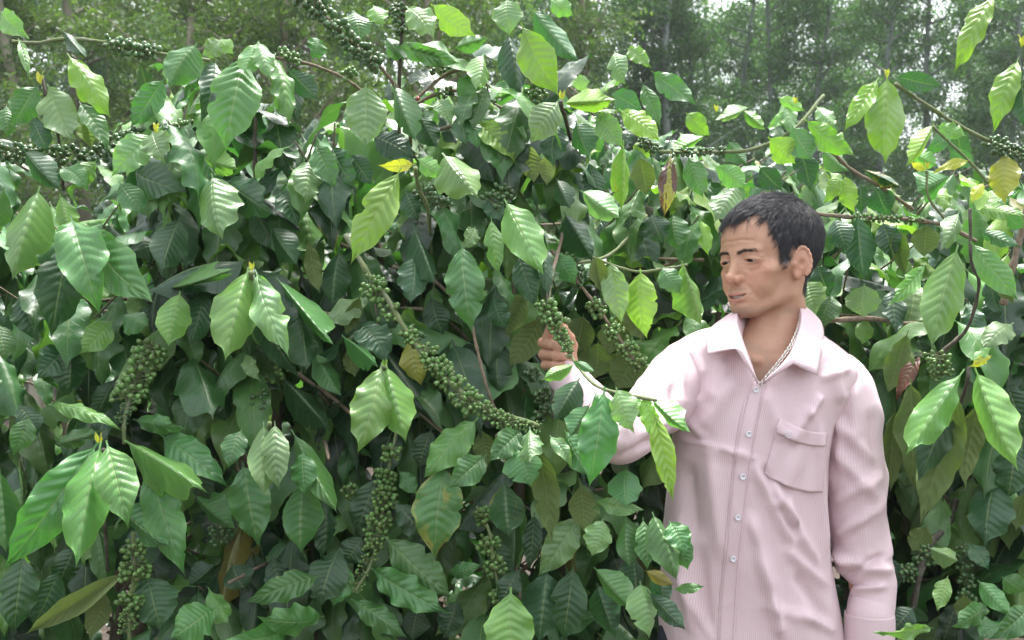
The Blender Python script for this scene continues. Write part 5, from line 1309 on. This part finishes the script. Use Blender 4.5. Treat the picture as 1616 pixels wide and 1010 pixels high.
# berries: shrub, kind, spread px, number, size, points, taper, gap
Bq = [
('c','d',17,54,1.4,[(472,-12,1.9),(510,20,1.9),(550,62,1.92),(598,104,1.95)],0.1,0),
('a','d',13,30,1.15,[(172,70,2.02),(210,78,2.03),(250,84,2.05)],0,0),('a','d',16,44,1.12,[(-8,238,2.02),(50,245,2.04),(110,248,2.05)],0,0),('a','d',15,26,1.12,[(110,242,2.06),(150,246,2.06),(180,225,2.08)],0,0),
('b','d',14,24,1.1,[(190,222,2.05),(225,212,2.06)],0,0),('b','g',14,18,1.0,[(270,205,2.05),(308,197,2.06)],0,0),
('a','g',26,62,1.18,[(240,545,1.93),(222,590,1.90),(195,632,1.86)],.1,0),('a','d',12,30,.5,[(200,640,1.86),(190,668,1.85)],.2,0),
('c','g',12,12,.95,[(640,520,1.86),(652,540,1.86)],0,0),('c','g',19,30,1.0,[(672,548,1.84),(690,575,1.84),(700,590,1.83)],0,0),('c','g',21,48,1.0,[(700,592,1.83),(728,622,1.80),(752,645,1.78)],.05,0),
('c','g',17,40,.78,[(752,640,1.78),(785,660,1.75),(800,668,1.74)],.2,0),('c','g',11,40,.5,[(800,664,1.74),(830,672,1.72),(852,674,1.72)],.2,0),
('d','g',16,30,1.0,[(860,478,1.84),(870,500,1.83),(884,514,1.83)],0,0),('d','g',11,16,.8,[(882,523,1.815),(895,545,1.81)],.1,0),('d','g',10,26,.5,[(890,545,1.80),(902,560,1.79)],.2,0),
('d','d',15,20,.95,[(905,432,2.0),(925,445,1.99)],0,0),('d','g',15,22,.95,[(934,478,1.98),(948,495,1.98)],0,0),('d','g',15,20,.95,[(960,518,1.98),(975,528,1.98)],0,0),('d','g',15,20,.95,[(982,543,1.98),(996,555,1.98)],0,0),('d','g',13,16,.95,[(1000,565,1.98),(1012,578,1.98)],0,0),('d','d',12,14,.8,[(895,410,2.02),(912,425,2.02)],0,0),
('c','g',16,14,1.0,[(618,705,1.9),(616,722,1.9)],0,0),('c','g',18,22,1.0,[(612,742,1.9),(608,762,1.9)],0,0),('c','g',20,26,1.0,[(610,775,1.89),(604,800,1.88)],0,0),('c','g',20,28,1.0,[(600,810,1.88),(594,838,1.87)],0,0),('c','g',17,26,.85,[(596,842,1.87),(588,868,1.86)],.1,0),('c','g',14,34,.5,[(586,875,1.86),(572,905,1.85),(556,932,1.84)],.2,0),
('d','g',15,14,1.0,[(758,806,1.88),(766,822,1.88)],0,0),('d','g',17,18,1.0,[(764,850,1.86),(778,866,1.86)],0,0),('d','g',17,22,1.0,[(776,884,1.85),(786,900,1.85)],0,0),('d','g',15,20,.85,[(786,932,1.84),(792,946,1.84)],0,0),
('a','g',18,14,1.05,[(210,862,1.84),(212,875,1.84)],0,0),('a','g',25,28,1.0,[(214,890,1.84),(212,908,1.84)],0,0),('a','g',22,26,1.0,[(206,938,1.83),(204,955,1.83)],0,0),('a','g',16,34,.55,[(205,968,1.83),(200,1000,1.83)],.1,0),
('c','g',20,24,1.05,[(582,448,1.89),(602,462,1.88)],0,0),('c','g',18,14,1.0,[(600,487,1.89),(628,493,1.88)],0,0),('c','d',14,12,1.0,[(640,515,1.88),(660,540,1.88)],0,0),
('c','d',20,34,.95,[(665,300,1.95),(700,330,1.95)],0,0),('c','d',18,26,.95,[(775,320,1.95),(800,300,1.97)],0,0),('c','g',18,26,1.0,[(835,140,2.0),(850,160,2.0)],0,0),
('c','d',8,20,.75,[(740,150,2.05),(780,168,2.05)],0,0),('c','g',8,10,.8,[(690,150,2.07),(715,142,2.07)],0,0),('c','d',9,14,.8,[(675,110,2.06),(725,105,2.06)],0,0),('c','d',12,30,.85,[(628,10,2.05),(636,55,2.05)],0,0),
('c','r',2,1,1.1,[(790,185,2.02),(791,186,2.02)],0,0),('c','r',2,1,.9,[(658,153,2.03),(659,154,2.03)],0,0),
('g','g',20,34,.85,[(1478,560,1.93),(1486,595,1.93)],.1,0),('g','d',15,34,.9,[(1562,226,1.99),(1585,234,1.99),(1612,246,2.0)],0,0),
('e','d',9,26,.8,[(1010,222,2.2),(1035,235,2.2)],0,0),('e','d',7,30,.8,[(1060,240,2.2),(1150,238,2.2)],0,5),('f','g',6,30,.75,[(1345,343,2.09),(1400,345,2.09),(1460,350,2.1)],0,4),
('d','d',16,18,.9,[(852,618,1.98),(860,632,1.98)],0,0),('d','d',16,18,.9,[(850,648,1.96),(862,658,1.96)],0,0),('d','d',14,16,.9,[(835,585,2.02),(845,600,2.02)],0,0),
('h','d',16,20,.95,[(1425,896,2.0),(1440,910,2.0)],0,0),('h','d',16,22,.95,[(1448,870,2.0),(1470,880,2.0)],0,0),('h','d',12,22,.95,[(1520,860,2.0),(1526,930,2.0)],0,3),('h','d',12,14,.9,[(1515,935,1.98),(1535,955,1.98)],0,0),
('b','d',12,14,1.0,[(236,405,2.02),(246,420,2.02)],0,0),('b','d',14,18,.8,[(285,620,2.02),(300,650,2.02)],0,0),('b','g',12,10,1.0,[(428,585,1.98),(436,600,1.98)],0,0),('b','d',13,14,.9,[(410,640,1.98),(406,620,1.98)],0,0),
('b','d',18,24,.9,[(345,830,2.0),(350,850,2.0)],0,0),('c','g',12,10,1.0,[(548,768,1.92),(556,780,1.92)],0,0),('b','g',9,12,.95,[(440,82,2.05),(475,95,2.05)],0,0),('b','g',9,10,.95,[(545,118,2.08),(560,112,2.1)],0,0),
('d','g',10,16,.8,[(895,420,1.99),(905,440,1.99)],0,0),
]
for sk, kd, sp, n, sz, pts, tp, gap in Bq:
    Ym = pts[0][2]; berries(S[sk], [P(*q) for q in pts], sp / F * Ym, n, sz, kd, tp, gap)

# buds and young tips at the ends of shoots
for sk, x, y, Y, s in (('a',155,692,1.68,14),('b',397,421,1.77,12),('a',64,124,1.97,16),('b',247,203,1.92,14),('c',607,573,1.73,9),('d',888,150,1.88,12),('d',1040,520,2.0,6),('f',1399,117,1.95,12),('g',1612,66,1.83,16),('b',427,660,1.73,8),('e',1130,172,2.2,10),('f',1255,160,2.1,10),('g',1463,262,1.98,10),('c',790,792,1.8,6)):
    for q in (-1, 1):
        B = P(x, y + s * .5, Y); Tt = P(x + q * s * .35, y - s * .8, Y - .003)
        S[sk].leaf(B, Tt, s * .45 / F * Y, Vector((-q * .5, -1, .1)), LC['Y'] if s > 9 else LC['T'])
# ------------------------------------------------------------------ the body of the hedge: shoots with hanging pairs of leaves
TOPX = [-200, 0, 90, 180, 250, 330, 400, 470, 530, 590, 660, 720, 780, 850, 930, 1010, 1080, 1150, 1250, 1330, 1400, 1480, 1560, 1620, 1800]
TOPY = [110, 150, 135, 175, 110, 80, 75, 105, 160, 110, 90, 85, 75, 60, 95, 135, 185, 190, 195, 250, 262, 240, 235, 225, 200]
def topz(x, Y):
    px = CX + F * x / Y
    return CH - (np.interp(px, TOPX, TOPY) - CY) / F * Y
def shoot(sh, pos, out, nlev, size, shade, young=0.0, sway=.25):
    d = (Vector(out) + Vector((random.gauss(0, sway), random.gauss(0, sway), .25))).normalized()
    p = pos.copy(); step = .045 * size / .17
    st = [p - d * step * (nlev + 1)]
    for l in range(nlev, -1, -1):
        q = p - d * step * l; st.append(q)
        a = random.uniform(0, 3.14) if l % 2 == 0 else random.uniform(1.2, 1.9)
        side = d.cross(Vector((0, 0, 1))); side = side.normalized() if side.length > .05 else Vector((1, 0, 0))
        up = side.cross(d)
        for s_ in (-1, 1):
            if random.random() < .10: continue
            v = (side * math.cos(a) + up * math.sin(a)) * s_
            L = size * random.uniform(.75, 1.2) * (1 - .45 * (l == 0) * (random.random() < .5))
            dirn = (v * .75 + d * .35 + Vector((0, 0, -random.uniform(.6, 1.7)))).normalized()
            B = q + dirn * .012; L = min(L, .215); Tp = q + dirn * L
            n = Vector((0, -.35, 1)) + Vector((random.gauss(0, .2), random.gauss(0, .2), 0)) + v * .3
            r = random.random()
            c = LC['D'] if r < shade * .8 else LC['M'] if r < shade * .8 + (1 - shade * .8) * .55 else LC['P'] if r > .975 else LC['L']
            if random.random() < young and l == 0: c = LC['T']
            if random.random() < .006: c = LC['K']
            k = random.uniform(.62, 1.18); c = tuple(x * k for x in c)
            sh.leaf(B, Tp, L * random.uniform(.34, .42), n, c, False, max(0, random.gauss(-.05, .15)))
    pt = np.array([tuple(x) for x in st])
    return pt
def fill(sk, n, x0, x1, y0, y1, zlo, shade=.45, top=0., size=.22, young=.15):
    sh = S[sk]; acc = Acc(); rx, ry = sh.root.location.x, sh.root.location.y
    for k in range(n):
        Y = random.uniform(y0, y1) if random.random() < .5 else y0 + (y1 - y0) * random.random() ** 2
        x = random.uniform(x0, x1) * Y / 2.2
        zt = min(topz(x, Y) + top, 2.6); z = zt - (zt - zlo) * random.random() ** 1.05 - .03
        if Y < 2.17 and .22 < x < .82: Y = 2.2 + random.random() * .2
        out = (x - rx, Y - ry - .25, .15); L = math.sqrt(out[0]**2 + out[1]**2) + .1; out = (out[0] / L, out[1] / L, .25)
        pt = shoot(sh, Vector((x, Y, z)), out, random.choice((1, 2, 2, 3)), size * random.uniform(.8, 1.15), shade, young if z > zt - .3 else .02)
        V, Fc = tube(smooth_path(pt, 6), np.linspace(.0032, .0018, 6), 5); acc.add(V - [rx, ry, 0], Fc)
    obj('twigs', acc.mesh('twigs'), M_TWIG, sh.root)['kind'] = 'stuff'
def trunk(sk, lean=0.0, stems=3, r=.022, h=1.62):
    sh = S[sk]; rx, ry = sh.root.location.x, sh.root.location.y
    for s_ in range(stems):
        a = random.uniform(0, 6.28); b = Vector((rx + .05 * math.cos(a), ry + .05 * math.sin(a), -.03))
        t = Vector((rx + lean + .22 * math.cos(a), ry + .2 * math.sin(a), h * random.uniform(.85, 1.05)))
        pts = [b, b.lerp(t, .35) + Vector((random.gauss(0, .03), random.gauss(0, .03), 0)), b.lerp(t, .7) + Vector((random.gauss(0, .03), random.gauss(0, .03), 0)), t]
        p = smooth_path([np.array(q) for q in pts], 26); V, Fc = tube(p, np.linspace(r, r * .35, 26) * (1 + .05 * np.sin(np.arange(26) * 2.)), 10)
        sh.part('trunk', V, Fc, M_TRUNK)
        for k in range(7):      # bare side branches in the shade of the hedge
            q = p[random.randrange(8, 25)]; a2 = random.uniform(0, 6.28); L = random.uniform(.25, .5)
            e = q + np.array([math.cos(a2) * L, math.sin(a2) * L, random.uniform(.0, .18)])
            if e[1] < 2.1 and .2 < e[0] < .85: continue
            pp = smooth_path([q, (q + e) / 2 + [0, 0, .05], e], 10); V, Fc = tube(pp, np.linspace(.006, .003, 10), 6); sh.part('branch', V, Fc, M_TWIG)
for sk, ln in (('a', 0), ('b', 0), ('c', 0), ('d', .03), ('e', 0), ('f', 0), ('g', .1)): trunk(sk, ln)
trunk('h', 0, 2, .012, .8)
#     n   x0    x1    y0   y1   z
fill('a', 140, -1.75, -.64, 1.98, 2.60, .3, .45)
fill('b', 116, -.80, -.30, 1.98, 2.65, .3, .45)
fill('c', 112, -.42, .06, 1.98, 2.60, .35, .45)
fill('d', 106, -.04, .46, 2.02, 2.65, .35, .45)
fill('e', 90, .24, .78, 2.35, 3.1, .55, .35, young=.4)
fill('f', 84, .66, 1.05, 2.18, 2.95, .62, .40, young=.35)
fill('g', 90, .92, 1.6, 2.00, 2.6, .80, .42, young=.3)
fill('h', 30, .78, 1.25, 1.98, 2.3, .45, .50, top=-.95)
# the next row behind
ROW2 = []
for k, (x, lab) in enumerate(((-1.9, 'coffee shrub in the second row, behind the left edge of the hedge'), (-.75, 'coffee shrub in the second row, seen through the gaps left of the middle'),
                              (.35, 'coffee shrub in the second row, behind the tall shrub in the middle'), (1.35, 'coffee shrub in the second row, its top showing above the man\'s left shoulder'), (2.4, 'coffee shrub in the second row at the right edge'))):
    s_ = Shrub(x, 3.75, lab, 120); S['r%d' % k] = s_; sk = 'r%d' % k
    trunk(sk, 0, 3)
    fill(sk, 95, (x - .75) * 2.2 / 3.6, (x + .75) * 2.2 / 3.6, 3.2, 4.2, .2, .35, top=-.02, size=.175)
for s_ in S.values(): s_.finish()
man = empty('person', Vector((P(1185, 1010, 1.93).x, 1.93, 0)))
tag(man, 'man in a pink striped shirt turning to the branch he holds, smiling', 'person')
def into(root, fn, *a):
    """build parts in world space and hang them on root"""
    before = set(bpy.data.objects.keys()); r = fn(*a); inv = Matrix.Translation(-root.location)
    for k in set(bpy.data.objects.keys()) - before:
        o = bpy.data.objects[k]
        if o.parent == root: o.matrix_parent_inverse = inv
    return r
into(man, build_body, man); into(man, build_hair, man); into(man, build_face, man)
into(man, build_shirt, man); into(man, build_necklace, man); into(man, build_lower, man)
